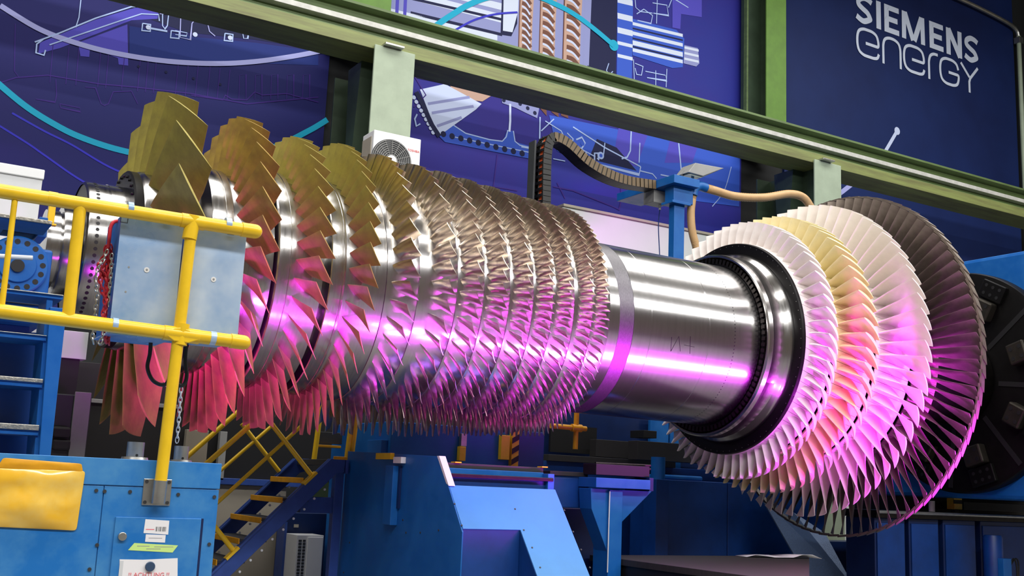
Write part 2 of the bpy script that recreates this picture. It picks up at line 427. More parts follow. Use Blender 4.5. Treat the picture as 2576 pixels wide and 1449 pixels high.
q = MB(); q.lathe([(7.80, .6), (7.80, .90), (7.84, .93)], 96); rpart(q, 'gap_shadow_ring', blackst)
q = MB()
for i in range(96):
    a = 2*math.pi*i/96; a1 = a+R_(2.2)
    vs = [cp_(x, t, r) for x in (7.78, 7.83) for t in (a, a1) for r in (.885, .935)]
    q.add(vs, [(0,1,3,2),(4,6,7,5),(0,2,6,4),(1,5,7,3),(0,4,5,1),(2,3,7,6)])
rpart(q, 'coupling_teeth', darkst, smooth=0)
q = MB(); q.lathe([(7.83, .935), (7.80, .945), (7.79, .955), (7.79, .97), (7.80, .985), (7.85, .99), (7.86, .985), (7.99, .985), (8.0, .99), (8.03, 1.015), (8.06, 1.03), (8.10, 1.035), (8.105, 1.02)], 160); rpart(q, 'polished_coupling_ring', turned)
q = MB(); q.lathe([(8.105, 1.0), (8.095, 1.04), (8.09, 1.05), (8.09, 1.148), (8.10, 1.155), (8.125, 1.158)], 160); rpart(q, 'black_seal_ring', blackst)
q = MB()
for i in range(72):
    p = cp_(8.088, 2*math.pi*i/72, 1.125); q.cyl(p, (8.1, p[1], p[2]), .004, 6)
rpart(q, 'seal_ring_pins', galv)

# ---- turbine stages
t_n = [64, 64, 66, 88]; t_th0 = [70.0-9.5, 73.1-8.5, 74.1-7.5, 73.4-5]
tdisc = [[(8.12, 1.0), (8.12, 1.145), (8.47, 1.165), (8.47, 1.05), (8.505, 1.05)],
         [(8.505, 1.05), (8.51, 1.17), (9.04, 1.20), (9.04, 1.08), (9.085, 1.08)],
         [(9.085, 1.08), (9.09, 1.20), (9.60, 1.22), (9.6, 1.1), (9.66, 1.1)],
         [(9.66, 1.1), (9.665, 1.21), (10.05, 1.23), (10.06, 1.1), (10.1, .5)]]
tspec = [
 [(0, 1.16, 8.165, -1.5, 8.43, 3.5, .16, -.16), (.35, 1.25, 8.165, -1.2, 8.395, 5.6, .19, -.15), (1, 1.412, 8.175, 0, 8.31, 8.2, .17, -.13)],
 [(0, 1.19, 8.56, -1.0, 8.95, 3.0, .15, -.15), (.35, 1.31, 8.555, -.8, 8.88, 5.6, .15, -.14), (1, 1.54, 8.558, 0, 8.76, 8.0, .13, -.11)],
 [(0, 1.215, 9.13, -.8, 9.52, 2.0, .13, -.13), (.35, 1.41, 9.13, -.6, 9.43, 4.6, .09, -.12), (1, 1.775, 9.15, 0, 9.27, 7.3, .07, -.07)],
 [(0, 1.225, 9.69, -.6, 10.02, .8, .12, -.12), (.35, 1.48, 9.70, -.4, 9.95, 2.6, .07, -.11), (1, 1.955, 9.72, 0, 9.835, 4.4, .04, -.05)]]
tplat = [(8.125, 8.468, 1.158, 1.178, 360/64, 5, .02), (8.512, 9.035, 1.188, 1.216, 360/64, 5, .02), (9.092, 9.595, 1.212, 1.235, 360/66, 4, .02), (9.67, 10.04, 1.222, 1.243, 360/88, 2, .02)]
tname = ['short_white_turbine_blade', 'cream_turbine_blade', 'long_white_turbine_blade', 'bare_metal_turbine_blade']
tm = [white_c, cream_c, white_c, baremt]
for i in range(4):
    q = MB(); q.lathe(tdisc[i]); d = rpart(q, 'turbine_disc', darkst)
    b = blade(tspec[i], 9, 11, tplat[i])
    if i == 3:                                   # interlocking tip shroud segment
        sp0, sp1 = R_(-1.2), R_(-1.2+360/88*1.25); k = 4; vs = []; fs = []
        for r in (1.952, 1.975):
            for (x, lift) in ((9.765, 0), (9.825, 0)):
                for j in range(k):
                    a = sp0+(sp1-sp0)*j/(k-1)+(R_(1.6) if x > 9.8 else 0)
                    rr = r+0.012*(j/(k-1)); vs.append((x+.012*(j/(k-1)), -rr*math.sin(a), rr*math.cos(a)))
        A, B, C, D = 0, k, 2*k, 3*k
        for j in range(k-1):
            fs += [(A+j, A+j+1, B+j+1, B+j), (C+j, D+j, D+j+1, C+j+1), (A+j, C+j, C+j+1, A+j+1), (B+j, B+j+1, D+j+1, D+j)]
        fs += [(A, B, D, C), (A+k-1, C+k-1, D+k-1, B+k-1)]
        b.add(vs, fs)
    row(tname[i], b, tm[i], d, t_n[i], t_th0[i], None)
q = MB(); q.lathe([(10.05, 1.1), (10.1, .75), (10.6, .7), (10.7, .55), (11.96, .55)]); rpart(q, 'rear_journal', darkst)
for (nm, mn), mb in LEFT.items():
    mm_ = MATS[mn]
    rpart(mb, nm+'s', mm_, rotor, smooth=40, kind='stuff')

# ------------------------------------------------------------------ banners with printed art
PL = WY
INKN = [0]
def ink_y(layer):
    INKN[0] += 1; return PL-.012-.004*layer-.00002*INKN[0]
def art_poly(mb, pts, layer, mi):
    P = [at(x, y, PL) for x, y in pts]; y = ink_y(layer)
    mb.add([(p.x, y, p.z) for p in P], [tuple(range(len(P)))], mi)
def ribbon(mb, W2, wd, layer, mi):
    "W2: list of (X,Z) on the wall"
    y = ink_y(layer); k = len(W2); vs = []; fs = []
    for i in range(k):
        a = Vector(W2[max(i-1, 0)]); b = Vector(W2[min(i+1, k-1)]); t = (b-a)
        t = t.normalized() if t.length > 1e-9 else Vector((1, 0))
        n = Vector((-t.y, t.x))
        if 0 < i < k-1:                           # mitre
            d = (Vector(W2[i])-a).normalized(); c = max(.45, abs(Vector((-d.y, d.x)).dot(n))); n = n/c
        p = Vector(W2[i]); vs += [(p.x+n.x*wd/2, y-.0001*i, p.y+n.y*wd/2), (p.x-n.x*wd/2, y-.0001*i, p.y-n.y*wd/2)]
    for i in range(k-1): fs.append((2*i, 2*i+1, 2*i+3, 2*i+2))
    mb.add(vs, fs, mi)
def art_line(mb, pts, wpx, layer, mi, curve=False):
    P = [at(x, y, PL) for x, y in pts]; W2 = [(p.x, p.z) for p in P]
    if curve: W2 = [(p.x, p.y) for p in smoothpath([(a, b, 0) for a, b in W2], 8)]
    mid = pts[len(pts)//2]; d = ray(*mid); wd = wpx*(PL/d.y)/F
    ribbon(mb, W2, wd, layer, mi)
def art_dot(mb, c, rpx, layer, mi, n=20):
    p = at(c[0], c[1], PL); r = rpx*(PL/ray(*c).y)/F*1.2; y = ink_y(layer)
    mb.add([(p.x+r*math.cos(2*math.pi*j/n), y, p.z+r*math.sin(2*math.pi*j/n)) for j in range(n)], [tuple(range(n))], mi)
lav = ink('ink_lavender', (164, 168, 224)); cyan = ink('ink_cyan', (20, 164, 200)); blu = ink('ink_blue_line', (52, 52, 190))
pur = ink('ink_purple_fill', (78, 72, 184)); pur2 = ink('ink_violet_line', (56, 32, 124)); pale = ink('ink_pale_line', (168, 190, 236))
navy = ink('ink_navy', (16, 22, 66)); ice = ink('ink_ice', (196, 208, 240)); mid = ink('ink_mid_blue', (52, 88, 196)); tanp = ink('ink_tan', (190, 156, 140))
brn = ink('ink_brown', (110, 72, 60)); wht = ink('ink_white', (206, 216, 236)); stl = ink('ink_steel', (140, 146, 196)); teal = ink('ink_teal_shade', (24, 44, 120))
INK = [b_left, lav, cyan, blu, pur, pur2, pale, navy, ice, mid, tanp, brn, wht, stl, teal]
(iB, iL, iC, iBL, iP, iV, iPA, iN, iI, iM, iT, iBR, iW, iS, iTE) = range(15)
def banner(name, x0, x1, z0, z1, base, label, draw):
    q = MB(); q.box(x0, x1, PL-.01, PL+.05, z0, z1, 0); draw(q)
    return tag(q.build(name, [base]+INK[1:], None, 0, 0), label, 'banner', 'printed wall banners')
XA = at(822, 230, PL).x
def draw_left(q):
    art_poly(q, [(0, 300), (140, 330), (290, 360), (420, 400), (520, 470), (0, 520)], .2, iN) if False else None
    art_poly(q, [(330, -40), (830, 40), (828, 130), (640, 100), (470, 82), (380, 50), (330, 20)], .3, iN)
    art_poly(q, [(100, 108), (240, 50), (340, 20), (400, 20), (396, 48), (330, 52), (150, 122), (96, 136)], .6, iP)
    art_poly(q, [(196, 108), (320, 62), (322, 166), (298, 163), (296, 147), (226, 122), (224, 144), (202, 142)], .5, iP)
    art_poly(q, [(325, 66), (500, 95), (640, 108), (800, 130), (800, 165), (640, 160), (420, 150), (325, 140)], .45, iTE)
    art_line(q, [(0, 15), (100, 75), (200, 112), (300, 137), (420, 155), (540, 161), (640, 156), (740, 142), (822, 126)], 13, 2, iL, True)
    art_line(q, [(-20, 198), (60, 265), (130, 310), (200, 345), (300, 378), (420, 400), (560, 404), (690, 370), (775, 330), (822, 302)], 15, 2, iC, True)
    art_line(q, [(30, 285), (110, 330), (180, 365), (290, 428), (420, 470)], 5, 1, iBL, True)
    art_line(q, [(-10, 312), (70, 362), (110, 390), (205, 455), (300, 500)], 5, 1, iBL, True)
    art_line(q, [(87, 107), (150, 84), (240, 47), (330, 18), (400, 17), (440, 26)], 3.5, 2.5, iPA)
    art_line(q, [(124, 114), (300, 54), (355, 36), (398, 38), (400, 54)], 3, 2.5, iPA)
    art_line(q, [(108, 100), (92, 112), (90, 134), (110, 140), (114, 127)], 3.5, 2.5, iPA)
    art_line(q, [(204, -10), (198, 45), (190, 70)], 2.5, 2.5, iPA)
    art_line(q, [(400, 17), (402, 35), (440, 38), (438, 26)], 2, 2.5, iL)
    for (x, y) in ((358, 60), (430, 78), (565, 85)):
        art_line(q, [(x, y), (x+20, y+3), (x+19, y+20), (x-2, y+18), (x, y)], 3, 2.5, iPA)
    for (x, y) in ((372, 70), (490, 88), (578, 96)): art_dot(q, (x, y), 5, 2.6, iI)
    art_line(q, [(376, 72), (420, 80)], 5, 2.5, iPA)
    art_line(q, [(440, 78), (470, 84), (468, 92), (440, 88)], 2, 2.5, iPA)
    art_line(q, [(454, 35), (452, 95), (478, 101), (482, 60), (490, 50), (520, 55), (526, 80), (540, 92)], 2.5, 2.5, iL)
    art_line(q, [(408, 28), (408, 66), (414, 74), (420, 66), (424, 30)], 2.5, 2.5, iPA)
    art_line(q, [(470, 34), (600, 52), (608, 64), (628, 60), (700, 72)], 2, 2.5, iL)
    for x in (500, 520, 540, 560, 580): art_line(q, [(x, 38+.15*(x-500)), (x-2, 14+.15*(x-500))], 2, 2.5, iL)
    art_line(q, [(606, 66), (612, 98), (622, 98), (628, 62)], 2.2, 2.5, iPA)
    # faint violet blueprint
    art_line(q, [(-10, 212), (40, 196), (120, 190), (250, 212), (340, 220), (480, 236), (620, 262), (800, 245)], 3, .8, iV)
    art_line(q, [(38, 60), (36, 180), (48, 196)], 2, .8, iV)
    for x in (125, 165, 190, 245, 265, 305, 345, 365, 385, 440, 465, 490, 520, 545, 570):
        art_line(q, [(x, 206+.1*(x-100)), (x+8, 110+.14*(x-100))], 1.8, .8, iV)
    art_line(q, [(140, 200), (142, 240), (138, 258), (90, 250)], 2.2, .8, iV)
    art_line(q, [(214, 220), (240, 222), (254, 262), (262, 266), (272, 262), (284, 232), (330, 230), (346, 262)], 2.2, .8, iV)
    art_line(q, [(150, 262), (200, 272), (202, 282), (152, 272), (150, 262)], 2.2, .8, iV)
    art_line(q, [(480, 240), (560, 252), (566, 240), (582, 250), (620, 252), (640, 232), (660, 240), (720, 236), (800, 258)], 2.6, .8, iV)
    for x in (600, 640, 680, 720, 760): art_line(q, [(x, 250), (x+2, 190), (x+18, 188), (x+18, 250)], 1.6, .8, iV)
    for (x, y) in ((348, 168), (417, 182), (486, 198), (553, 213)): art_dot(q, (x, y), 3, .9, iN, 10)
banner('wall_banner', -6, XA, 3.6, 15, b_left, 'dark blue banner with a cyan and a lavender arc, behind the gold blades', draw_left)

XB0, XB1 = at(960, 20, PL).x-.25, at(1864, 300, PL).x
def draw_mid(q):
    # --- upper half: rotor picture
    art_poly(q, [(950, -60), (1420, -60), (1400, 170), (1100, 110), (950, 40)], .3, iS)
    for a, b, wd, c in (((960, -30), (1290, 55), 22, iW), ((1030, -40), (1270, 20), 18, iW), ((960, 25), (1250, 95), 16, iW), ((1032, 33), (1262, 88), 8, iN), ((1030, -4), (1262, 50), 7, iN), ((1030, 62), (1262, 122), 26, iS)):
        art_line(q, [a, b], wd, .6, c)
    for x in (975, 1000, 1020): art_line(q, [(x, -20), (x-4, 60)], 9, .7, iP)
    art_poly(q, [(1262, -20), (1300, -20), (1300, 60), (1285, 92), (1258, 88)], .8, iN)
    art_poly(q, [(1266, -20), (1304, -20), (1302, 30), (1288, 82), (1264, 78)], .9, iW)
    art_poly(q, [(1486, -40), (1552, -40), (1548, 200), (1480, 190), (1470, 165)], .5, iN)
    for x0, x1, n in ((1306, 1340, 10), (1358, 1398, 8), (1418, 1462, 7)):
        art_poly(q, [(x0+4, -40), (x1+4, -40), (x1-2, 60), (x1-6, 190), (x0-6, 182), (x0, 60)], .8, iT)
        art_poly(q, [(x1+4, -40), (x1+20, -40), (x1+14, 180), (x1-6, 190), (x1-2, 60)], .75, iS)
        for k in range(n):
            y = -10+k*180/n
            art_line(q, [(x0+6, y), ((x0+x1)/2, y+6), (x1-6, y+16+60/n)], 6+40/n, 1.0, iBR, True)
            art_line(q, [(x0+6, y+8), ((x0+x1)/2, y+16), (x1-8, y+24+60/n)], 3+20/n, 1.1, iI, True)
        art_line(q, [(x0+2, -40), (x0-4, 170)], 3, 1.2, iBR)
    art_poly(q, [(1470, -30), (1488, -30), (1480, 166), (1466, 164)], .9, iS)
    # right shaft end of the picture
    art_poly(q, [(1552, -40), (1592, -40), (1588, 205), (1550, 196)], .9, iM)
    for y in (0, 40, 76, 108, 140): art_line(q, [(1552, y), (1590, y+9)], 15 if y < 100 else 9, 1, iW)
    art_poly(q, [(1590, 48), (1700, 76), (1720, 98), (1716, 170), (1690, 172), (1590, 140)], 1.0, iM)
    for y, wd in ((60, 8), (84, 9), (108, 12), (126, 9)): art_line(q, [(1590, y), (1716, y+30)], wd, 1.2, iW)
    for y in (72, 97, 118): art_line(q, [(1590, y), (1716, y+30)], 4, 1.3, iN)
    art_poly(q, [(1720, 114), (1754, 122), (1758, 160), (1750, 168), (1718, 160)], 1.0, iS)
    for y in (120, 134, 148): art_line(q, [(1720, y), (1756, y+8)], 6, 1.2, iW)
    art_poly(q, [(1690, -10), (1764, 0), (1764, 44), (1712, 36), (1710, 74), (1690, 70)], .5, iP)
    for pts in ([(1595, -10), (1598, 20), (1610, 30), (1640, 34)], [(1600, 36), (1618, 24), (1640, 40), (1636, 60), (1602, 52)], [(1652, -10), (1650, 60)], [(1640, 8), (1676, 14), (1680, 40), (1642, 34)], [(1680, 20), (1690, -5), (1730, 20)],
                [(1592, 150), (1594, 200)], [(1596, 160), (1616, 168), (1612, 190), (1600, 188), (1596, 172)], [(1648, 178), (1648, 215)], [(1622, 180), (1672, 190), (1676, 204), (1626, 196)], [(1676, 174), (1674, 220)], [(1590, 208), (1680, 228)], [(1530, 160), (1524, 178), (1532, 190), (1540, 180)]):
        art_line(q, pts, 2.4, 1.3, iPA)
    art_line(q, [(1040, 110), (1095, 66), (1136, 38), (1180, 12), (1240, -8), (1330, -12), (1400, 14), (1450, 42), (1500, 80), (1542, 116)], 14, 2.6, iC, True)
    art_dot(q, (1542, 115), 12, 2.7, iC)
    art_line(q, [(1138, 80), (1190, 52), (1244, 37), (1300, 32)], 5, 2.4, iBL, True)
    # --- lower half
    art_poly(q, [(1036, 170), (1250, 215), (1260, 240), (1180, 225), (1036, 195)], .4, iN)
    art_poly(q, [(1180, 185), (1262, 205), (1250, 232), (1212, 256), (1150, 248), (1130, 215)], .8, iT)
    art_poly(q, [(1055, 226), (1118, 212), (1210, 262), (1196, 276), (1140, 316), (1104, 342), (1080, 290)], 1.0, iI)
    for a, b in (((1075, 262), (1180, 245)), ((1085, 285), (1190, 268)), ((1098, 318), (1160, 296))): art_line(q, [a, b], 7, 1.2, iS)
    art_line(q, [(1046, 232), (1062, 262), (1082, 310), (1104, 344)], 13, 1.4, iN)
    for k in range(9): art_dot(q, (1040+k*6, 246+k*11), 4.5, 1.4, iI, 10)
    art_line(q, [(1048, 288), (1042, 300), (1046, 318), (1056, 312)], 4, 1.4, iPA)
    art_poly(q, [(1104, 344), (1140, 314), (1170, 335), (1230, 350), (1264, 356), (1274, 330), (1288, 330), (1296, 358), (1332, 368), (1332, 400), (1200, 374), (1118, 358)], .9, iM)
    art_line(q, [(1140, 316), (1170, 336), (1230, 352), (1262, 356), (1272, 345), (1276, 328)], 3, 1.3, iPA)
    art_line(q, [(1290, 330), (1294, 356), (1306, 366), (1340, 374)], 3, 1.3, iPA)
    art_line(q, [(1130, 343), (1330, 384)], 2.5, 1.3, iPA)
    art_line(q, [(1282, 262), (1282, 305), (1280, 332)], 6, 1.2, iI)
    for k in range(10): art_dot(q, (1114+k*22, 338+k*5.4), 6.5, 1.4, iN, 14)
    art_poly(q, [(1258, 226), (1272, 216), (1300, 228), (1340, 252), (1356, 268), (1350, 298), (1320, 284), (1296, 272), (1262, 260)], 1.0, iS)
    for c in ((1266, 253), (1307, 262), (1326, 273), (1344, 285)): art_dot(q, c, 4.5, 1.3, iN, 12)
    for x0 in (1324, 1352, 1382, 1406):
        art_poly(q, [(x0, 200+.28*(x0-1324)), (x0+20, 206+.28*(x0-1324)), (x0+22, 290+.1*(x0-1324)), (x0+4, 262+.35*(x0-1324))], .8, iBR)
        art_line(q, [(x0+4, 222+.28*(x0-1324)), (x0+18, 250+.28*(x0-1324))], 5, 1.2, iT)
    art_poly(q, [(1380, 290), (1860, 390), (1858, 520), (1700, 500), (1560, 460), (1400, 380)], .25, iM)
    art_poly(q, [(1560, 290), (1640, 305), (1600, 420), (1540, 405)], .35, iP)
    art_poly(q, [(1690, 330), (1760, 350), (1740, 410), (1670, 410)], .4, iP)
    art_poly(q, [(1500, 350), (1550, 372), (1600, 430), (1480, 400)], .5, iN)
    for pts, wd in (([(1357, 295), (1356, 350)], 4), ([(1360, 330), (1392, 300)], 3), ([(1370, 305), (1410, 330), (1420, 350), (1450, 370), (1496, 395)], 3), ([(1425, 335), (1440, 350), (1436, 372), (1424, 366)], 3), ([(1448, 352), (1462, 346), (1470, 360), (1462, 374), (1452, 372)], 4), ([(1440, 320), (1520, 372), (1610, 420)], 3.5),
                    ([(1520, 360), (1516, 395), (1500, 400)], 3), ([(1472, 384), (1480, 404), (1494, 404), (1494, 386), (1504, 386), (1504, 404)], 4), ([(1588, 290), (1584, 380), (1576, 396), (1562, 400)], 4), ([(1610, 420), (1606, 440), (1480, 408), (1490, 420), (1560, 444), (1600, 452)], 3.5),
                    ([(1310, 370), (1340, 376)], 3), ([(1390, 400), (1420, 406)], 2.5), ([(1608, 360), (1606, 410)], 3), ([(1705, 355), (1712, 430)], 4), ([(1660, 440), (1700, 448), (1740, 452)], 3), ([(1546, 440), (1590, 448), (1588, 460), (1550, 452)], 3), ([(1608, 430), (1640, 438), (1650, 450)], 3)):
        art_line(q, pts, wd, 1.3, iPA)
    art_dot(q, (1510, 392), 8, 1.2, iPA); art_dot(q, (1510, 392), 4, 1.4, iM); art_dot(q, (1464, 362), 5, 1.5, iM)
    for pts in ([(1040, 190), (1070, 240), (1040, 270)], [(1390, 470), (1440, 480), (1540, 520), (1556, 528), (1562, 500), (1560, 470)], [(1400, 460), (1420, 500)], [(1250, 390), (1240, 470), (1300, 480)]):
        art_line(q, pts, 3, .8, iV)
    art_line(q, [(1838, 420), (1820, 480), (1790, 520)], 2, 1, iPA, True)
banner('wall_banner', XB0, XB1, 3.6, 15, b_mid, 'blue banner printed with a cutaway turbine picture, between the two pale green columns', draw_mid)

XC0, XC1 = at(1972, 150, PL).x, at(2552, 200, PL).x
def rounded(pts, k=5):
    out = [Vector(pts[0])]
    for a, b, c in zip(pts, pts[1:], pts[2:]):
        a, b, c = Vector(a), Vector(b), Vector(c); d1 = (a-b); d2 = (c-b); r = min(d1.length, d2.length)*.48
        p0 = b+d1.normalized()*r; p2 = b+d2.normalized()*r
        for i in range(k+1): t = i/k; out.append((1-t)**2*p0+2*t*(1-t)*b+t*t*p2)
    out.append(Vector(pts[-1])); return [(p.x, p.y) for p in out]
def draw_right(q):
    bz, cz = 12.30, 12.98; t = .155
    def st(pts, wd, curve=False, ly=1.5):
        if curve: pts = [(p.x, p.y) for p in smoothpath([(a, b, 0) for a, b in pts], 6)]
        ribbon(q, rounded(pts) if wd < .1 else pts, wd, ly, iW)
    def E_(x0, x1):
        st([(x0+t/2, bz), (x0+t/2, cz)], t)
        for zz, e in ((bz+.065, 0), ((bz+cz)/2, .05), (cz-.065, 0)): st([(x0, zz), (x1-e, zz)], .13)
    def S_(x0, x1):
        c = (x0+x1)/2; h = cz-bz
        st([(x1-.03, cz-.12), (x1-.14, cz-.07), (c-.02, cz-.06), (x0+.11, cz-.14), (x0+.10, cz-.25), (c-.05, bz+h*.52), (c+.10, bz+h*.42), (x1-.10, bz+h*.27), (x1-.11, bz+.14), (c, bz+.06), (x0+.16, bz+.07), (x0+.02, bz+.13)], .135, True)
    S_(18.27, 18.83); st([(18.95+t/2, bz), (18.95+t/2, cz)], t)
    E_(19.22, 19.72)
    st([(19.82+t/2-.01, bz), (19.82+t/2, cz)], t-.01); st([(20.62-t/2+.01, bz), (20.62-t/2, cz)], t-.01)
    ribbon(q, [(19.93, cz-.02), (20.20, bz+.02)], .15, 1.7, iW); ribbon(q, [(20.51, cz-.02), (20.24, bz+.02)], .15, 1.9, iW)
    E_(20.79, 21.29)
    st([(21.40+t/2, bz), (21.40+t/2, cz)], t); st([(21.98-t/2, bz), (21.98-t/2, cz)], t); ribbon(q, [(21.49, cz-.02), (21.90, bz+.02)], .16, 1.7, iW)
    S_(22.06, 22.61)
    b, c, wd = 11.535, 12.17, .072
    def e_(x0, x1):
        x0 += .035; x1 -= .035; m_ = (b+c)/2-.01
        st([(x0+.28, m_), (x1, m_), (x1, c-.22), (x1-.05, c-.06), (x1-.2, c), (x0+.2, c), (x0+.05, c-.07), (x0, c-.22), (x0, b+.22), (x0+.05, b+.07), (x0+.2, b), (x1-.16, b), (x1-.04, b+.03), (x1, b+.14)], wd)
    def n_(x0, x1):
        x0 += .035; x1 -= .035
        st([(x0, b-.035), (x0, c-.2), (x0+.05, c-.06), (x0+.19, c), (x1-.2, c), (x1-.05, c-.06), (x1, c-.2), (x1, b-.035)], wd)
    e_(18.27, 19.04); n_(19.13, 19.78); e_(19.83, 20.60)
    st([(20.745, b-.035), (20.745, c-.2), (20.80, c-.06), (20.92, c), (21.07, c)], wd)
    x0, x1 = 21.145, 21.815
    st([(x1, c-.2), (x1-.05, c-.06), (x1-.2, c), (x0+.2, c), (x0+.05, c-.07), (x0, c-.22), (x0, b+.22), (x0+.05, b+.07), (x0+.2, b), (x1-.2, b), (x1-.05, b+.05), (x1, b+.2), (x1, b+.3), (x0+.3, b+.3)], wd)
    ribbon(q, [(21.92, c+.03), (22.23, b+.36)], wd, 1.5, iW); ribbon(q, [(22.56, c+.03), (22.26, b+.34), (22.22, b+.24), (22.22, b-.035)], wd, 1.7, iW)
    art_line(q, [(2255, 330), (2240, 356), (2220, 390), (2190, 425)], 10, 1, iI); art_dot(q, (2255, 330), 8.5, 1.2, iI)
    art_line(q, [(2174, 438), (2118, 482), (2080, 510)], 12, 1, iL)
banner('wall_banner', XC0, XC1, 3.6, 15, b_right, 'plain navy banner with large white lettering at upper right', draw_right)

# ------------------------------------------------------------------ girder, columns
BY = 14.0
def zb(k): return k*BY+EYE
beam = thing('crane_girder', (10, BY, zb(.4379)), 'long green steel crane girder running across the banners on the columns', 'girder')
gx0, gx1 = -6.0, 31.0
Box('top_flange', (gx0, gx1, BY-.06, BY+.5, zb(.4800), zb(.4830)), green, beam)
Box('web', (gx0, gx1, BY+.12, BY+.2, zb(.4540), zb(.4800)), green, beam)
Box('conductor_rail', (gx0, gx1, BY-.02, BY+.13, zb(.4615), zb(.4672)), railgr, beam, label='pale conductor rail')
Box('ledge', (gx0, gx1, BY+.02, BY+.13, zb(.4520), zb(.4545)), green, beam)
Box('bottom_flange', (gx0, gx1, BY-.04, BY+.62, zb(.4379), zb(.4515)), greenf, beam)
def column(px0, px1, py, label):
    x0 = at(px0, py, BY).x; x1 = at(px1, py, BY).x; zt = zb(.4415)
    c = thing('steel_column', ((x0+x1)/2, BY, 0), label, 'column', 'columns under the crane girder')
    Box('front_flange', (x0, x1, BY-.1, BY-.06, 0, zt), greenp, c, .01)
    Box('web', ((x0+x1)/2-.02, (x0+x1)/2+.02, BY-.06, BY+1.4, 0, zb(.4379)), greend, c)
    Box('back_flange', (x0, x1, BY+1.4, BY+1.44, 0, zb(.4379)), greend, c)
    q = MB(); xm = (x0+x1)/2-.02; z0 = zb(.4379)
    q.prism([(x0+.05, BY+.5, z0), (x0+.05, BY+1.0, z0), (x0+.05, BY+.82, z0-2.2), (x0+.05, BY+.72, z0-2.2)], (xm-x0-.05, 0, 0)); q.build('stiffener', greend, c, 0, 0)
    Box('cap_plate', (x0+.12, x0+.42, BY-.2, BY-.02, zt, zt+.03), galv, c)
    return c
column(930, 1033, 215, 'pale green column behind the small white air conditioner unit')
column(2040, 2106, 440, 'pale green column behind the pinkish turbine blades')
UY = 15.47
def upper(px0, px1, py, label):
    x0 = at(px0, py, UY).x; x1 = at(px1, py, UY).x
    c = thing('upper_column', ((x0+x1)/2, UY, zb(.483)), label, 'column', 'upper columns above the crane girder')
    Box('front_flange', (x0, x1, UY, UY+.03, zb(.483), 17.9), greenu, c)
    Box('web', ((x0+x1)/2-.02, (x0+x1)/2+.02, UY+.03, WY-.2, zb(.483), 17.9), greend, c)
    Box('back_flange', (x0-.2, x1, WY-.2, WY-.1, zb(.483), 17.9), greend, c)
    Box('edge_strip', (x0-.22, x0-.18, WY-.3, WY-.2, zb(.483), 17.9), green, c)
    Box('base_foot', (x0-.1, x1+.1, BY+.1, WY-.1, zb(.483), zb(.483)+.04), greend, c)
upper(885, 985, 5, 'bright green upright standing on the girder, at top edge, cut off')
upper(1928, 1978, 150, 'bright green upright between turbine picture and navy lettering banner')
# dark bay behind each column, plus conduit at right
pc = thing('wall_conduit', (XC1+.05, WY-.12, 5), 'thin pale conduit running down the far right banner edge', 'conduit')
q = MB(); q.tube([(XC1+.06, WY-.12, 4), (XC1+.06, WY-.12, 13.4)], .055, 12); q.build('pipe', greenp, pc)
q = MB(); q.tube(smoothpath([(XC1+.06, WY-.12, 13.4), (XC1-.2, WY-.12, 13.62), (XC1-1.6, WY-.12, 13.75), (XC1-3.2, WY-.12, 13.8)], 6), .05, 10); q.build('top_pipe', galv, pc)
Box('bracket', (XC1-.02, XC1+.14, WY-.2, WY-.04, 13.2, 13.36), galv, pc)
Box('bracket', (XC1-.02, XC1+.14, WY-.2, WY-.04, 9.2, 9.3), galv, pc)
pe = thing('edge_pillar', (XC1+.6, WY-.6, 0), 'dark green pillar at the right edge beyond the navy banner', 'column')
Box('front_flange', (XC1+.25, XC1+1.0, WY-.9, WY-.86, 0, 17.5), greend, pe)
Box('web', (XC1+.6, XC1+.64, WY-.86, WY-.02, 0, 17.5), greend, pe)

# ------------------------------------------------------------------ air conditioner
ax = slab(938, 330, 1060, 415, 13.2, .42)
z1 = at(1000, 338, 13.2).z; z0 = z1-.72; x0 = at(940, 350, 13.2).x; x1 = at(1058, 380, 13.2).x
ac = thing('air_conditioner', ((x0+x1)/2, 13.4, z0), 'white outdoor air conditioner unit with round fan grille, mounted on the column', 'air conditioner')
Box('housing', (x0, x1, 13.2, 13.58, z0, z1), whitep, ac, .012)
fx = x0+(x1-x0)*.39; fz = (z0+z1)/2-.03
q = MB(); n = 40
q.add([(fx+.30*math.cos(2*math.pi*j/n), 13.193, fz+.30*math.sin(2*math.pi*j/n)) for j in range(n)], [tuple(range(n))])
q.build('fan_opening', dgrey, ac, 0, 0)
q = MB()
for k in range(1, 9): q.tube([(fx+(.06+.028*k)*math.cos(2*math.pi*j/n), 13.185, fz+(.06+.028*k)*math.sin(2*math.pi*j/n)) for j in range(n)], .005, 6, closed=True)
for k in range(16):
    a = math.pi*k/8; q.cyl((fx+.07*math.cos(a), 13.186, fz+.07*math.sin(a)), (fx+.29*math.cos(a), 13.186, fz+.29*math.sin(a)), .004, 5)
q.build('fan_grille', grey, ac)
q = MB(); q.cyl((fx, 13.175, fz), (fx, 13.19, fz), .075, 24); q.build('fan_hub', whitep, ac, .004)
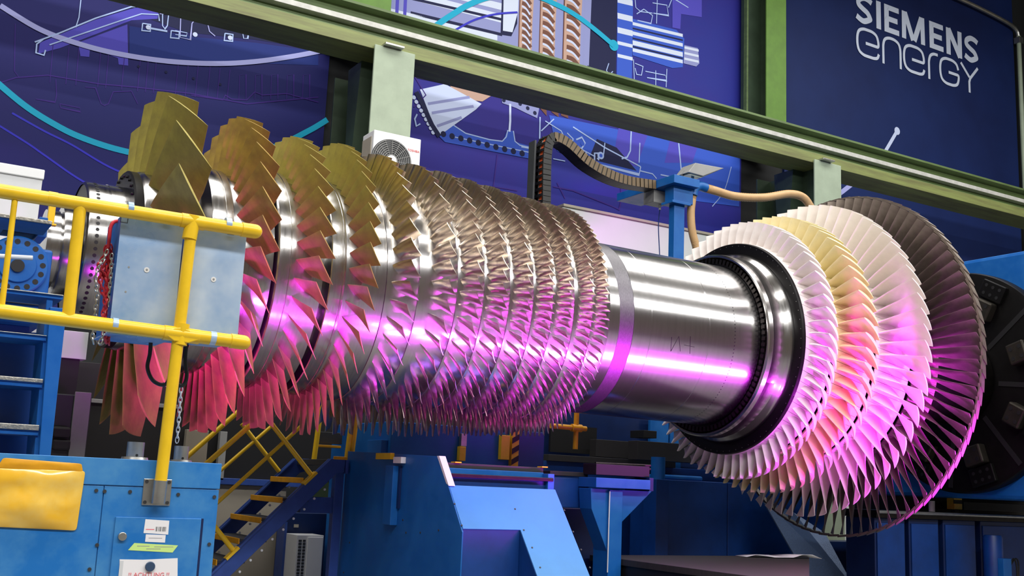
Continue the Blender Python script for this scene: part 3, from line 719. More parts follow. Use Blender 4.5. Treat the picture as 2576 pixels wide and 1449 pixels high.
def text_mesh(body, loc, size, m_, parent, name='lettering', rot=(90, 0, 0), bold=0.0):
    cu = bpy.data.curves.new('t', 'FONT'); cu.body = body; cu.size = size; cu.offset = bold; cu.extrude = .0008
    to = bpy.data.objects.new('t', cu); COL.objects.link(to)
    dg = bpy.context.evaluated_depsgraph_get(); me = bpy.data.meshes.new_from_object(to.evaluated_get(dg))
    bpy.data.objects.remove(to); bpy.data.curves.remove(cu)
    o = bpy.data.objects.new(name, me); COL.objects.link(o); me.materials.clear(); me.materials.append(m_)
    o.matrix_basis = Matrix.Translation(Vector(loc)) @ Matrix.Rotation(R_(rot[2]), 4, 'Z') @ Matrix.Rotation(R_(rot[1]), 4, 'Y') @ Matrix.Rotation(R_(rot[0]), 4, 'X')
    if parent: adopt(o, parent)
    return o
text_mesh('TOSHIBA', (at(1027, 350, 13.2).x, 13.197, z1-.2), .044, toshred, ac)
Box('type_plate', (x0+(x1-x0)*.72, x1-.09, 13.194, 13.2, z0+.22, z0+.25), inkgrey, ac, 0)
Box('side_vent', (x0-.012, x0, 13.26, 13.56, z0+.08, z1-.08), tan if False else beige, ac)
Box('bracket', (x0+.1, x0+.16, 13.2, 13.9, z0-.05, z0), galv, ac); Box('bracket', (x1-.5, x1-.44, 13.2, 13.9, z0-.05, z0), galv, ac)

# ------------------------------------------------------------------ energy chain, blue post, hoses
EYc = 12.3
ec = thing('energy_chain', at(1366, 520, EYc), 'black cable drag chain curving from its upright guide down to the blue post', 'cable chain')
path = smoothpath([at(x, y, EYc) for x, y in ((1364, 640), (1364, 500), (1366, 400), (1374, 358), (1392, 350), (1424, 368), (1470, 410), (1520, 440), (1570, 458), (1640, 469))], 7)
wdt, thk = .24, .13
n = len(path)
top_i = max(range(n), key=lambda i: path[i].z)
def sweep(y0_, y1_, a0_, a1_, m_, name, step, gap, i0=1, i1=None):
    "short plates along the chain: across Y from y0_ to y1_, through the thickness from a0_ to a1_"
    q = MB(); acc = 0
    for i in range(i0, i1 or n):
        seg = path[i]-path[i-1]; L = seg.length; t = seg.normalized(); nn = Vector((-t.z, 0, t.x))
        while acc < L:
            p = path[i-1]+t*acc; h = (step-gap)/2
            vs = [p+t*a+nn*b+Vector((0, c, 0)) for a in (-h, h) for b in (a0_, a1_) for c in (y0_, y1_)]
            q.add(vs, [(0,1,3,2),(4,6,7,5),(0,2,6,4),(1,5,7,3),(0,4,5,1),(2,3,7,6)]); acc += step
        acc -= L
    q.build(name, m_, ec, 0, 0)
sweep(-wdt/2, -wdt/2+.02, -thk/2, thk/2, brownb, 'link_plate_pattern', .075, .018, top_i)  # brown puts the light on the descending near plates into colour
sweep(-wdt/2, -wdt/2+.02, -thk/2, thk/2, rubber, 'link_plate_pattern', .075, .01, 1, top_i)
sweep(-wdt/2+.008, -wdt/2+.022, -thk/2, thk/2, rubber, 'link_core_pattern', .07, -.01)
sweep(wdt/2-.02, wdt/2, -thk/2, thk/2, rubber, 'link_plate_pattern', .07, -.006)
sweep(-wdt/2+.01, wdt/2-.01, -thk/2, -thk/2+.015, rubber, 'rung_pattern', .07, -.006)
sweep(-wdt/2+.01, wdt/2-.01, thk/2-.015, thk/2, rubber, 'rung_pattern', .09, .05)
for k, (m_, yy) in enumerate(((orange, -.01), (grey, .045), (orange, .015), (rubber, -.06))):
    q = MB(); nb = [Vector((-(path[min(i+1, n-1)]-path[max(i-1, 0)]).normalized().z, 0, (path[min(i+1, n-1)]-path[max(i-1, 0)]).normalized().x)) for i in range(n)]
    q.tube([p+Vector((0, yy, 0))+nb[i]*.02 for i, p in enumerate(path)], .02, 8); q.build('cable', m_, ec)
gx = at(1350, 440, EYc).x
Box('guide_channel', (gx-.05, gx-.02, EYc, EYc+.16, 3.0, at(1346, 352, EYc).z), dgrey, ec)
PY = 12.0
px0, px1 = at(1689, 560, PY).x, at(1715, 560, PY).x
zt = at(1705, 478, PY).z
post = thing('utility_post', ((px0+px1)/2, PY, 0), 'blue square post with a slanting blue cable tray on its head, behind the shaft', 'post')
Box('upright', (px0, px1, PY-.06, PY+.06, 0, zt), blue, post)
Box('head_block', (at(1685, 500, PY).x-.01, at(1732, 500, PY).x, PY-.1, PY+.1, at(1705, 513, PY).z, at(1705, 474, PY).z), blue, post)
tr = at(1705, 474, PY).z
Box('cable_tray', (px0-.14, px1+.14, PY-.22, PY+1.15, tr, tr+.12), blue, post)
Box('flange', (px0-.09, px1+.06, PY-.13, PY+.13, at(1705, 515, PY).z-.02, at(1705, 512, PY).z), blue, post)
jb = thing('junction_box', at(1655, 500, PY+.35), 'grey cable junction box hanging under the blue tray', 'junction box')
jc = at(1656, 500, PY+.35)
Box('body', (jc.x-.16, jc.x+.12, PY+.25, PY+.5, jc.z-.09, tr), grey, jb, .01)
Box('lid', (jc.x-.17, jc.x+.13, PY+.235, PY+.25, jc.z-.1, tr-.01), grey, jb, .006)
q = MB(); q.cyl((jc.x+.04, PY+.36, jc.z-.16), (jc.x+.04, PY+.36, jc.z-.09), .018, 10); q.build('cable_gland', lgrey, jb)
q = MB(); q.tube(smoothpath([(jc.x+.04, PY+.36, jc.z-.16), (jc.x+.02, PY+.36, jc.z-.4), (jc.x+.05, PY+.36, jc.z-.8), (jc.x+.09, PY+.36, jc.z-1.3)], 6), .008, 6); q.build('hanging_cable', blued, jb)
lp = thing('work_lamp', at(1740, 452, PY), 'grey floodlight tilted down on top of the blue post', 'lamp')
c0 = at(1742, 440, PY)
q = MB()
P4 = [at(1697, 452, PY+.1), at(1712, 420, PY+.12), at(1790, 434, PY-.1), at(1735, 457, PY-.16)]
q.prism([at(1698, 444, PY+.15), at(1716, 421, PY+.15), at(1788, 434, PY+.15), at(1735, 454, PY+.15)], (0, -.3, .0)); q.build('housing', grey, lp, .008, 0)
q = MB(); a = [at(1703, 446, PY+.12), at(1780, 437, PY+.12), at(1735, 455.5, PY+.12)]
q.prism([p+Vector((0, 0, -.006)) for p in a], (0, -.24, 0)); q.build('glass', glassl, lp, 0, 0)
q = MB(); q.tube([(c0.x-.2, PY, tr+.1), (c0.x-.2, PY, tr+.2), (c0.x-.14, PY, c0.z+.02)], .022, 8); q.tube([(c0.x, PY, tr+.12), (c0.x, PY, c0.z-.03)], .022, 8); q.build('yoke', dgrey, lp)
def hose(pts, Y, r, label, elbow=None):
    h = thing('extraction_hose', at(*pts[0], Y), label, 'hose', 'tan hoses at the blue post')
    P = smoothpath([at(x, y, Y) for x, y in pts], 24); rad = [r*(1+.05*(1 if i % 2 else -1)) for i in range(len(P))]
    q = MB(); q.tube(P, rad, 14); q.build('hose_body', tan, h, 0, 60)
    if elbow: q = MB(); q.tube(smoothpath([at(x, y, Y) for x, y in elbow], 6), r*1.12, 14); q.build('elbow', blue, h)
    return h
hose([(1772, 472), (1800, 480), (1850, 494), (1920, 497), (1985, 488), (2022, 498), (2044, 530)], PY-.05, .062, 'tan ribbed hose running from the blue elbow towards the pale green column', [(1743, 492), (1746, 476), (1758, 468), (1776, 473)])
hose([(1742, 494), (1738, 535), (1741, 580), (1751, 620), (1762, 660)], PY-.03, .058, 'tan ribbed hose hanging down beside the blue post')

# ------------------------------------------------------------------ white partition and backdrop cabinets
p0 = at(1416, 512, 15.2); p1 = at(1742, 592, 15.2)
pt = thing('white_partition', (16, 15.2, 0), 'white partition wall with a worn beige top edge behind the shaft', 'partition')
Box('panel', (p0.x, p0.x+9.0, 15.2, 15.4, 0, p0.z-.05), partm, pt, .03)
Box('top_edge', (p0.x, p0.x+9.0, 15.17, 15.42, p0.z-.05, p0.z), beige, pt, .01)
c0 = at(-60, 400, 11.3); c1 = at(110, 428, 11.3)
wc = thing('white_cabinet', (0, 11.5, 0), 'white machine cabinet standing behind the blue tailstock, top left', 'cabinet')
Box('body', (c0.x-1, c1.x, 11.3, 12.2, 0, c1.z-.1), lgrey, wc)
Box('lid', (c0.x-1, c1.x+.01, 11.28, 12.22, c1.z-.1, c1.z), whitep, wc, .01)
q = MB(); q.cyl((c1.x-.62, 11.5, c1.z), (c1.x-.62, 11.5, c1.z+.08), .02, 8); q.build('knob', orange, wc)

# ------------------------------------------------------------------ lathe carriage with sloping light blue cover
XF = 4.29
pT = atX(1125, 1222, XF); pB = atX(1160, 1332, XF); pTop = atX(1105, 1148, XF); pBack = atX(872, 1135, XF)
X2 = at(1395, 1240, pT.y).x; XM = at(1308, 1336, pB.y).x
sl = (pB.z-pT.z)/(pB.y-pT.y)
pc2 = at(1350, 1441, pB.y-.35); yC = pB.y-.42; zC = pB.z+sl*(yC-pB.y)
car = thing('lathe_carriage', (XF, pB.y, 0), 'blue lathe carriage with bright sloping front cover, standing under the steel blades', 'machine carriage')
q = MB(); q.prism([(XF+.012, pBack.y, 0), (XF+.012, pBack.y, pT.z), (XF+.012, pT.y, pT.z), (XF+.012, pB.y, pB.z), (XF+.012, pB.y, 0)], (XM-XF-.012, 0, 0)); q.build('lower_housing', blued, car, .004, 0)  # deeper blue than the slope, its dimmer light painted in
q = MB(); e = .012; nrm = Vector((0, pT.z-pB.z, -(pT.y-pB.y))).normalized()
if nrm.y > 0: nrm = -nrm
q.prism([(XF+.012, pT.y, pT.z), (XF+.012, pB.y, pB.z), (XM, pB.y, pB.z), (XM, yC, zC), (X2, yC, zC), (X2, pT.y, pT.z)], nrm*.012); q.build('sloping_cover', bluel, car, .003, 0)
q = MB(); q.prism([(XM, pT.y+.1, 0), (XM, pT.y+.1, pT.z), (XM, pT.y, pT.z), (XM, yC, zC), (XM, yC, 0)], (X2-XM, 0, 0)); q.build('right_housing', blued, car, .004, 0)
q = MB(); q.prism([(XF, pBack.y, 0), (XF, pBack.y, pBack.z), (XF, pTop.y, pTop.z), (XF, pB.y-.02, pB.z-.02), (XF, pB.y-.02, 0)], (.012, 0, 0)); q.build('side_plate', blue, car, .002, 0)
q = MB(); q.prism([(XF-.001, pTop.y, pTop.z+.004), (XF-.001, pT.y-.03, pT.z), (XF-.001, pT.y+.02, pT.z+.02), (XF-.001, pTop.y+.04, pTop.z+.004)], (.06, 0, 0)); q.build('edge_strip', lgrey, car, 0, 0)
def on_side(px, py, r=.012):
    p = atX(px, py, XF); q.cyl((p.x-.006, p.y, p.z), (p.x+.001, p.y, p.z), r, 8)
q = MB()
for px, py in ((1058, 1340), (1022, 1340), (1014, 1308), (1104, 1334), (880, 1365), (865, 1440)): on_side(px, py, .008)
q.build('screw_pattern', dgrey, car)
q = MB()
for px, py in ((1142, 1270), (1294, 1283), (1418, 1286), (1440, 1340), (1460, 1385), (1337, 1380), (1316, 1336), (1160, 1324), (1357, 1430), (1482, 1430)):
    d = ray(px, py); P0 = Vector((XF, pT.y, pT.z-EYE)); t = P0.dot(nrm)/d.dot(nrm); p = d*t+Vector((0, 0, EYE)); q.cyl(p+nrm*.01, p+nrm*.016, .008, 8)
q.build('screw_pattern', dgrey, car)
a = atX(985, 1172, XF); b = atX(1002, 1322, XF)
lb = thing('limit_rail', (XF, a.y, b.z), 'vertical blue guide bar with white bracket on the carriage side', 'bar')
Box('bar', (XF-.07, XF, atX(1003, 1250, XF).y, atX(983, 1250, XF).y, b.z, a.z), blue, lb)
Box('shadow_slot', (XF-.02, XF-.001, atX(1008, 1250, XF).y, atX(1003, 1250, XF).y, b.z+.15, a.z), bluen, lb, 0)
w0 = atX(1002, 1150, XF); w1 = atX(1021, 1166, XF)
Box('bracket', (XF-.05, XF, w1.y, w0.y, w1.z, w0.z), whitep, lb)
y0 = atX(955, 1140, XF); y1 = atX(992, 1156, XF)
Box('switch_arm', (XF-.04, XF-.0, y1.y, y0.y, y1.z, y0.z), yellow, lb)

# cross slide in front of the tail box
Yx = pT.y+.12
cs = thing('cross_slide', at(1250, 1235, Yx), 'blue cross slide with dark way covers behind the sloping cover', 'machine slide')
ztop = at(1250, 1196, Yx).z
Box('body', (XF+.03, at(1372, 1215, Yx).x, Yx, Yx+.7, pT.z+.004, ztop-.03), blued, cs)
Box('front_rail', (XF+.02, at(1385, 1207, Yx).x, Yx-.05, Yx, ztop-.03, ztop), darkst, cs)
Box('blue_strip', (XF+.03, at(1375, 1200, Yx).x, Yx+.05, Yx+.3, ztop-.03, ztop+.045), blue, cs)
Box('rear_rail', (XF+.02, at(1382, 1190, Yx).x, Yx+.1, Yx+.7, ztop+.045, ztop+.09), dgrey2, cs)
Box('end_block', (at(1372, 1215, Yx).x, at(1388, 1215, Yx).x, Yx-.04, Yx+.5, at(1380, 1236, Yx).z, at(1380, 1192, Yx).z), blue, cs)
for px in (1150, 1368):
    p = at(px, 1173, Yx+.1); Box('wiper', (p.x-.03, p.x+.03, Yx+.08, Yx+.16, ztop+.09, ztop+.1), yellow, cs, 0)

# tail box behind
Yt = 10.35
tb = thing('drive_box', at(1180, 1170, Yt), 'wide blue drive box under the steel blades, with yellow markers on its front', 'machine box')
bx0, bx1 = at(980, 1140, Yt).x, at(1306, 1140, Yt).x
Box('body', (bx0, bx1, Yt, Yt+1.6, 0, 2.25), blue, tb, .01)
Box('right_section', (bx1, at(1371, 1140, Yt).x, Yt+.02, Yt+1.6, 0, 2.25), blued, tb, .01)
Box('side_block', (at(964, 1120, Yt).x, bx0, Yt+.05, Yt+.4, at(970, 1140, Yt).z, at(970, 1106, Yt).z), blue, tb)
def marker(name, b0, b1, b2, b3, m_, label, cap=None):
    s_ = slab(b0, b1, b2, b3, Yt-.06, .06)
    t = thing(name, ((s_[0]+s_[1])/2, Yt-.03, s_[4]), label, 'marker')
    Box('body', s_, m_, t)
    if cap: Box('cap', slab(cap[0], cap[1], cap[2], cap[3], Yt-.05, .05), galv, t)
marker('yellow_bracket', 1157, 1123, 1171, 1160, yellow, 'short yellow bracket with silver top on the blue drive box', (1161, 1090, 1174, 1123))
marker('yellow_channel', 1262, 1094, 1281, 1157, yellow, 'taller yellow channel on the drive box beside the striped bar', (1268, 1152, 1274, 1156))
s_ = slab(1290, 1075, 1303, 1178, Yt-.06, .06)
hz = thing('hazard_bar', ((s_[0]+s_[1])/2, Yt-.03, s_[4]), 'yellow and black striped warning bar on the drive box', 'marker')
q = MB(); q.box(*s_); q.build('bar', yellow, hz, 0, 0)
q = MB(); wz = s_[1]-s_[0]
for k in range(6):
    z = s_[4]+.03+k*.115
    q.prism([(s_[0], Yt-.064, z), (s_[1], Yt-.064, z+.05), (s_[1], Yt-.064, z+.11), (s_[0], Yt-.064, z+.06)], (0, .004, 0))
q.build('stripe_pattern', black, hz, 0, 0)

# ------------------------------------------------------------------ right of the carriage: bed, brackets, boxes
def box_thing(name, px, Y, d, m_, label, cat, z0=None, bevel=.006, group=None):
    s_ = list(slab(*px, Y, d))
    if z0 is not None: s_[4] = z0
    return tag(Box(name, s_, m_, None, bevel), label, cat, group)
# long machine bed behind
bed = thing('lathe_bed', at(1550, 1150, 11.7), 'long dark blue lathe bed running behind and below the shaft', 'lathe bed')
zbt = at(1550, 1035, 11.7).z
Box('rear_wall', (at(1372, 1100, 11.7).x, at(2050, 1100, 11.7).x, 12.1, 12.5, 0, zbt), bluen, bed)
Box('bright_panel', (at(1636, 1080, 11.95).x, at(1682, 1080, 11.95).x, 11.95, 12.0, at(1680, 1115, 11.95).z, zbt), blue, bed)
Box('dark_guard', (at(1500, 1130, 11.7).x, at(1800, 1130, 11.7).x, 11.7, 11.85, at(1600, 1155, 11.7).z, at(1600, 1112, 11.7).z), dgrey2, bed)
Box('ledge', (at(1380, 1150, 11.6).x, at(1700, 1150, 11.6).x, 11.6, 11.9, at(1500, 1166, 11.6).z, at(1500, 1150, 11.6).z), dgrey2, bed)
Box('lower_wall', (at(1372, 1180, 11.65).x, at(2000, 1180, 11.65).x, 11.65, 11.9, 0, at(1500, 1166, 11.65).z), blued, bed)
Box('dark_recess', (at(1384, 1100, 11.97).x, at(1500, 1100, 11.97).x, 11.96, 12.0, at(1440, 1140, 11.97).z, at(1440, 1072, 11.97).z), black, bed, 0)
for (px0_, py0_, px1_, py1_, m_, nm) in ((1617, 1113, 1652, 1150, grey, 'grey_pad'), (1620, 1082, 1652, 1103, black, 'black_pad')):
    Box(nm, slab(px0_, py0_, px1_, py1_, 11.66, .3), m_, bed)
yf = thing('yellow_rail_joint', at(1450, 1125, 10.5), 'small yellow pipe railing cross seen just below the shaft', 'railing')
q = MB(); q.cyl(at(1451, 1030, 10.5), at(1447, 1130, 10.5), .03, 12); q.build('post', yell_d, yf)
q = MB(); q.cyl(at(1385, 1071, 10.5), at(1474, 1079, 10.5), .03, 12); q.build('cross_rail', yell_d, yf)
q = MB(); q.cyl(at(1438, 1076, 10.5), at(1462, 1078, 10.5), .045, 12); q.build('coupling', yell_d, yf)
# bracket stand
Yb = 8.7
st = thing('support_stand', at(1560, 1440, Yb), 'blue support stand with triangular gusset, right of the sloping cover', 'machine stand')
Box('crossbeam', slab(1500, 1201, 1636, 1232, Yb-.05, .3), blue, st)
Box('pillar', slab(1534, 1232, 1559, 1560, Yb, .25), blue, st)
q = MB(); q.prism([at(1486, 1228, Yb+.02), at(1536, 1231, Yb+.02), at(1536, 1412, Yb+.02), at(1488, 1280, Yb+.02)], (0, .2, 0)); q.build('left_gusset', blue, st, .004, 0)
q = MB(); q.prism([at(1559, 1232, Yb+.05), at(1640, 1236, Yb+.05), at(1562, 1316, Yb+.05)], (0, .12, 0)); q.build('right_gusset', blue, st, .004, 0)
q = MB(); q.cyl(at(1534, 1236, Yb-.004), at(1528, 1440, Yb-.004), .006, 6); q.build('edge_line', lgrey, st)  # pale line down the pillar's left edge
Box('slot_dark_fill', slab(1500, 1166, 1634, 1201, Yb+.02, .22), black, st)  # black box, the dark inside of the slot put into colour
q = MB()
for py in (1167, 1176): q.cyl(at(1498, py-2, Yb+.08), at(1636, py+4, Yb+.08), .012, 8)
q.build('slot_bars', darkst, st)
Box('end_plate', slab(1634, 1202, 1644, 1236, Yb-.02, .4), bluen, st)
mid_ = thing('way_cover', at(1440, 1275, 8.95), 'blue way cover with flat dark top between cross slide and stand', 'machine cover')
Box('body', slab(1388, 1200, 1480, 1278, 8.95, .3), blued, mid_)
Box('top', slab(1384, 1184, 1479, 1200, 8.93, .34), dgrey2, mid_)
Box('gap_dark_fill', slab(1380, 1278, 1545, 1560, 9.3, .4), bluen, mid_)  # navy box painting in the darkness of the gap below the cover
# right blue boxes
Yr = 11.05
rb = thing('blue_bed_block', at(1790, 1400, Yr), 'large plain blue machine block below the pink turbine blades', 'machine block')
zt_ = at(1790, 1212, Yr).z
xs = at(1830, 1310, Yr).x
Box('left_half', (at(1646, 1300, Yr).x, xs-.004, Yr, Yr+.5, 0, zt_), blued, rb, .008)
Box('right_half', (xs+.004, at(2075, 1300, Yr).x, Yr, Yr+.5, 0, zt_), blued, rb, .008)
Box('cap_block', (at(1672, 1195, Yr).x, at(1775, 1195, Yr).x, Yr+.05, Yr+.5, zt_, at(1720, 1196, Yr).z), blue, rb, .02)
q = MB(); p = at(1655, 1190, Yr-.15); q.cyl((p.x, Yr-.15, at(1655, 1206, Yr-.15).z), (p.x, Yr-.15, at(1655, 1150, Yr-.15).z), .09, 24); q.build('column_sleeve', blue, rb)
Box('top_rail', (at(1640, 1140, Yr).x, at(1960, 1140, Yr).x, Yr+.3, Yr+.5, at(1700, 1160, Yr).z, at(1700, 1112, Yr).z), dgrey2, rb)
Box('sleeve_foot', (p.x-.1, p.x+.1, Yr-.25, Yr, 0, at(1655, 1206, Yr-.15).z), blued, rb)
# chute plate
Yp = 9.8
ch = thing('chute_plate', at(2080, 1449, Yp), 'slanting checker plate chute leaning below the last turbine blade row', 'ramp')
q = MB(); q.prism([at(1916, 1252, 10.9), at(1998, 1290, 10.9), at(2075, 1340, 10.5), at(2150, 1480, Yp), at(2046, 1480, Yp)], (0, .03, .01)); q.build('plate', ramp_m, ch, 0, 0)
Box('side_box', slab(2078, 1362, 2192, 1600, Yp+.75, .4), bluen, ch)
# low dark platform
plf = thing('dark_platform', at(1800, 1449, 7.6), 'low dark brown platform deck at the bottom, right of the carriage', 'platform')
a = at(1561, 1450, Yb)+Vector((.02, 0, 0))
zd = at(1700, 1398, 9.2).z; kd = at(2036, 1420, 1.0).x
q = MB(); q.prism([(a.x, 6.9, zd-.06), (a.x, 9.25, zd-.06), (kd*9.25, 9.25, zd-.06), (kd*6.9, 6.9, zd-.06)], (0, 0, .06)); q.build('deck', platm, plf, .004, 0)
q = MB(); q.prism([(a.x+.02, 6.95, 0), (a.x+.02, 9.2, 0), (kd*9.2-.02, 9.2, 0), (kd*6.95-.02, 6.95, 0)], (0, 0, zd-.06)); q.build('skirt', black, plf, 0, 0)
rag = MB()
G = [[Vector((at(1850+150*i/8, 1400, 9.2).x, 9.2-.22*i/8-.09*j, zd+.008+(.04*random.random() if 0 < i < 8 else 0))) for j in range(3)] for i in range(9)]
vs = [p for r in G for p in r]; rag.add(vs, [(i*3+j, i*3+j+1, (i+1)*3+j+1, (i+1)*3+j) for i in range(8) for j in range(2)])
ro = rag.build('paper_strip', lgrey, None, 0, 60); sm = ro.modifiers.new('solid', 'SOLIDIFY'); sm.thickness = .004
tag(ro, 'crumpled pale paper strip lying along the back edge of the dark platform', 'paper')
# ------------------------------------------------------------------ headstock with faceplate
HX = 12.15
hs = thing('headstock', (HX+1.2, 9, 0), 'large blue lathe headstock carrying the black faceplate at the right edge', 'headstock')
zh = atX(2560, 632, HX).z; zl = atX(2500, 1256, HX).z
Box('housing', (HX, HX+3.5, 6.6, 11.3, zl, zh), blue, hs, .05)
Box('plinth', (HX+.3, HX+3.4, 10.35, 11.2, 0, zl), dgrey, hs)
fpz = ROT_Z-TILT*HX
fp = thing('faceplate', (HX-.1, 9, fpz-1.4), 'round black iron faceplate behind the last turbine blade row', 'faceplate')
q = MB(); q.lathe([(HX-.16, .0), (HX-.16, 1.30), (HX-.15, 1.385), (HX-.12, 1.40), (HX-.005, 1.40), (HX-.005, 0)], 128, None, 0, 9.0, fpz); q.build('disc', faceplate_m, fp)
for k in range(8):
    a = 2*math.pi*k/8+.1; hw = .03; c, s = math.cos(a), math.sin(a); q = MB()
    def pp(r, t, x): return (x, 9-(r*s+t*c), fpz+r*c-t*s)
    q.add([pp(r, t, x) for x in (HX-.168, HX-.158) for r in (.6, 1.34) for t in (-hw, hw)], [(0,1,3,2),(4,6,7,5),(0,2,6,4),(1,5,7,3),(0,4,5,1),(2,3,7,6)])
    q.build('slot', black, fp, 0, 0)
for k in range(8):
    a = 2*math.pi*k/8+.1+math.pi/8
    c, s = math.cos(a), math.sin(a)
    def pp(r, t, x): return (x, 9-(r*s+t*c), fpz+r*c-t*s)
    q = MB(); q.add([pp(r, t, x) for x in (HX-.30, HX-.16) for r in (.86, 1.10) for t in (-.13, .13)], [(0,1,3,2),(4,6,7,5),(0,2,6,4),(1,5,7,3),(0,4,5,1),(2,3,7,6)])
    j = q.build('jaw', jaw_m, fp, .02, 0)
    for r in (.92, 1.04):
        for t in (-.06, .06): q = MB(); q.tube([pp(r, t, HX-.303), pp(r, t, HX-.299)], .026, 10); q.build('bolt_hole', black, j, 0)
    q = MB(); q.add([pp(r, t, x) for x in (HX-.22, HX-.16) for r in (1.12, 1.34) for t in (-.17, .17)], [(0,1,3,2),(4,6,7,5),(0,2,6,4),(1,5,7,3),(0,4,5,1),(2,3,7,6)])
    j2 = q.build('clamp_block', faceplate_m, fp, .01, 0)
    for r in (1.18, 1.28):
        for t in (-.1, 0, .1): q = MB(); q.tube([pp(r, t, HX-.223), pp(r, t, HX-.219)], .022, 10); q.build('bolt_hole', black, j2, 0)
# things at lower right
fl = thing('steel_ledge', at(2400, 1300, 9.2), 'long brown steel ledge crossing below the headstock', 'ledge')
a = at(2205, 1283, 9.2); b = at(2600, 1306, 9.2)
Box('plate', (a.x, b.x+1, 9.2, 9.75, a.z-.09, a.z), darkst, fl)
q = MB(); q.cyl((a.x, 9.18, a.z-.02), (b.x+1, 9.18, a.z-.02), .02, 8); q.build('front_lip', galv, fl)
lockers = [(2200, 1318, 2282, 1600), (2286, 1300, 2368, 1600), (2372, 1304, 2462, 1600), (2466, 1308, 2600, 1600)]
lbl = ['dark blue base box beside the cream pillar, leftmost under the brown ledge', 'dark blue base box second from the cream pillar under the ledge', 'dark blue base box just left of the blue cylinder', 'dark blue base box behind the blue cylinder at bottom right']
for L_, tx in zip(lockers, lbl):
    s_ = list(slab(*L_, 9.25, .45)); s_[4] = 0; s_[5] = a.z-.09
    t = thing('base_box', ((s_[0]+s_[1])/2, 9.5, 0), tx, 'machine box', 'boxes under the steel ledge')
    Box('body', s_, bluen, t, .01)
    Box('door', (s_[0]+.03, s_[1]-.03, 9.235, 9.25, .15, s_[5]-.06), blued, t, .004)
cyb = thing('blue_cylinder', at(2497, 1449, 8.9), 'blue upright cylinder standing at the bottom right corner', 'cylinder')
c0 = at(2497, 1346, 8.9)
q = MB(); q.lathe([(0, 0), (0, .10), (.03, .115), (c0.z-.03, .115), (c0.z, .10), (c0.z, 0)], 32)
q.v = [(c0.x+y, 8.9+z, x) for x, y, z in q.v]; q.build('body', blued, cyb)
Box('valve_box', (c0.x-.06, c0.x+.1, 8.72, 8.8, .6, at(2500, 1405, 8.75).z), blue, cyb)
q = MB()
for k in range(2): q.tube(smoothpath([(c0.x+.12, 8.78, .9), (c0.x+.2+.05*k, 8.76, 1.02), (c0.x+.26+.04*k, 8.76, .9), (c0.x+.24, 8.76, .5)], 6), .01, 6)
q.build('cables', rubber, cyb)
cp2 = box_thing('cream_pillar', (2181, 1325, 2206, 1600), 11.4, .25, beige, 'narrow cream pillar seen below the last blade ring', 'pillar', 0)
gb = thing('grey_cable_duct', at(2500, 1275, 10.6), 'grey cable duct below the blue headstock housing', 'duct')
Box('body', slab(2424, 1262, 2640, 1291, 9.95, .3), dgrey, gb)
Box('foot', slab(2424, 1291, 2640, 1560, 10.0, .2), black, gb)
hb = thing('hazard_block', at(2410, 1280, 9.9), 'small yellow and black striped block below the headstock', 'marker')
Box('body', slab(2400, 1246, 2421, 1282, 9.8, .12), yellow, hb)
Box('stripe_pattern', slab(2400, 1257, 2421, 1268, 9.795, .01), black, hb, 0)
Box('foot', slab(2402, 1282, 2419, 1560, 9.85, .06), black, hb)
wb = thing('white_cone', at(2343, 1275, 9.7), 'tiny white post standing on the ledge behind the blade ring', 'post')
q = MB(); p = at(2344, 1276, 9.7); q.cyl((p.x, 9.7, a.z), (p.x, 9.7, at(2344, 1260, 9.7).z), .04, 12); q.build('post', whitep, wb)

# ------------------------------------------------------------------ staircase
YN, YFS = 10.2, 11.2
nose = [at(x, y, YN) for x, y in ((769, 1203), (710, 1255), (652, 1308), (600, 1360), (551, 1410))]
dX = (nose[0].x-nose[4].x)/4; dZ = (nose[0].z-nose[4].z)/4
stc = thing('metal_staircase', (nose[4].x, (YN+YFS)/2, 0), 'navy blue metal staircase with yellow step edges and yellow pipe handrails', 'staircase')
def sp(px, py): p = at(px, py, YN); return Vector((p.x, 0, p.z))
# stringers follow the slope down to the floor
u = Vector((dX, 0, dZ)).normalized()
top_u = sp(832, 1154); top_l = sp(866, 1188)
L_dn = top_u.z/u.z
S_pts = [top_u, sp(870, 1155), top_l, sp(846, 1192)]
low_u = top_u-u*(top_u.z/u.z); low_l = sp(846, 1192)-u*(sp(846, 1192).z/u.z)
poly = [top_u, sp(870, 1155), top_l, sp(846, 1192), low_l, low_u]
for nm, Y in (('stringer', YN), ('stringer', YFS)):
    q = MB(); q.prism([(p.x, Y, p.z) for p in poly], (0, .05, 0)); so = q.build(nm, navy_st, stc, .004, 0)
    q = MB()
    for k in range(9):
        for off in ((.10, -.10), (.0, -.19)):
            pz = nose[0]-Vector((dX, 0, dZ))*k; q.cyl((pz.x+off[0]+.1, Y-.012, pz.z+off[1]), (pz.x+off[0]+.1, Y, pz.z+off[1]), .012, 8)
    q.build('bolt_pattern', lgrey, so)
    q = MB(); q.prism([(p.x, Y-.02, p.z) for p in (top_u, sp(832, 1158), low_u+Vector((.03, 0, 0)), low_u)], (0, .09, 0)); q.build('stringer_flange', navy_st, so, 0, 0)
for k in range(9):
    p = nose[0]-Vector((dX, 0, dZ))*k
    if p.z < .08: break
    t_ = Box('tread', (p.x, p.x+.26, YN+.05, YFS, p.z-.03, p.z), dgrey, stc)
    Box('tread_edge', (p.x-.012, p.x, YN+.05, YFS, p.z-.05, p.z+.003), yell_d, t_)
    Box('angle_bracket', (p.x+.03, p.x+.1, YN+.05, YN+.1, p.z-.08, p.z-.03), galv, t_)
def tubepx(name, a, b, Y, r, ma, parent):
    q = MB(); q.cyl(at(*a, Y), at(*b, Y), r, 12); return q.build(name, ma, parent)
tubepx('handrail', (480, 1201), (650, 1052), YN+.02, .026, yellow, stc)
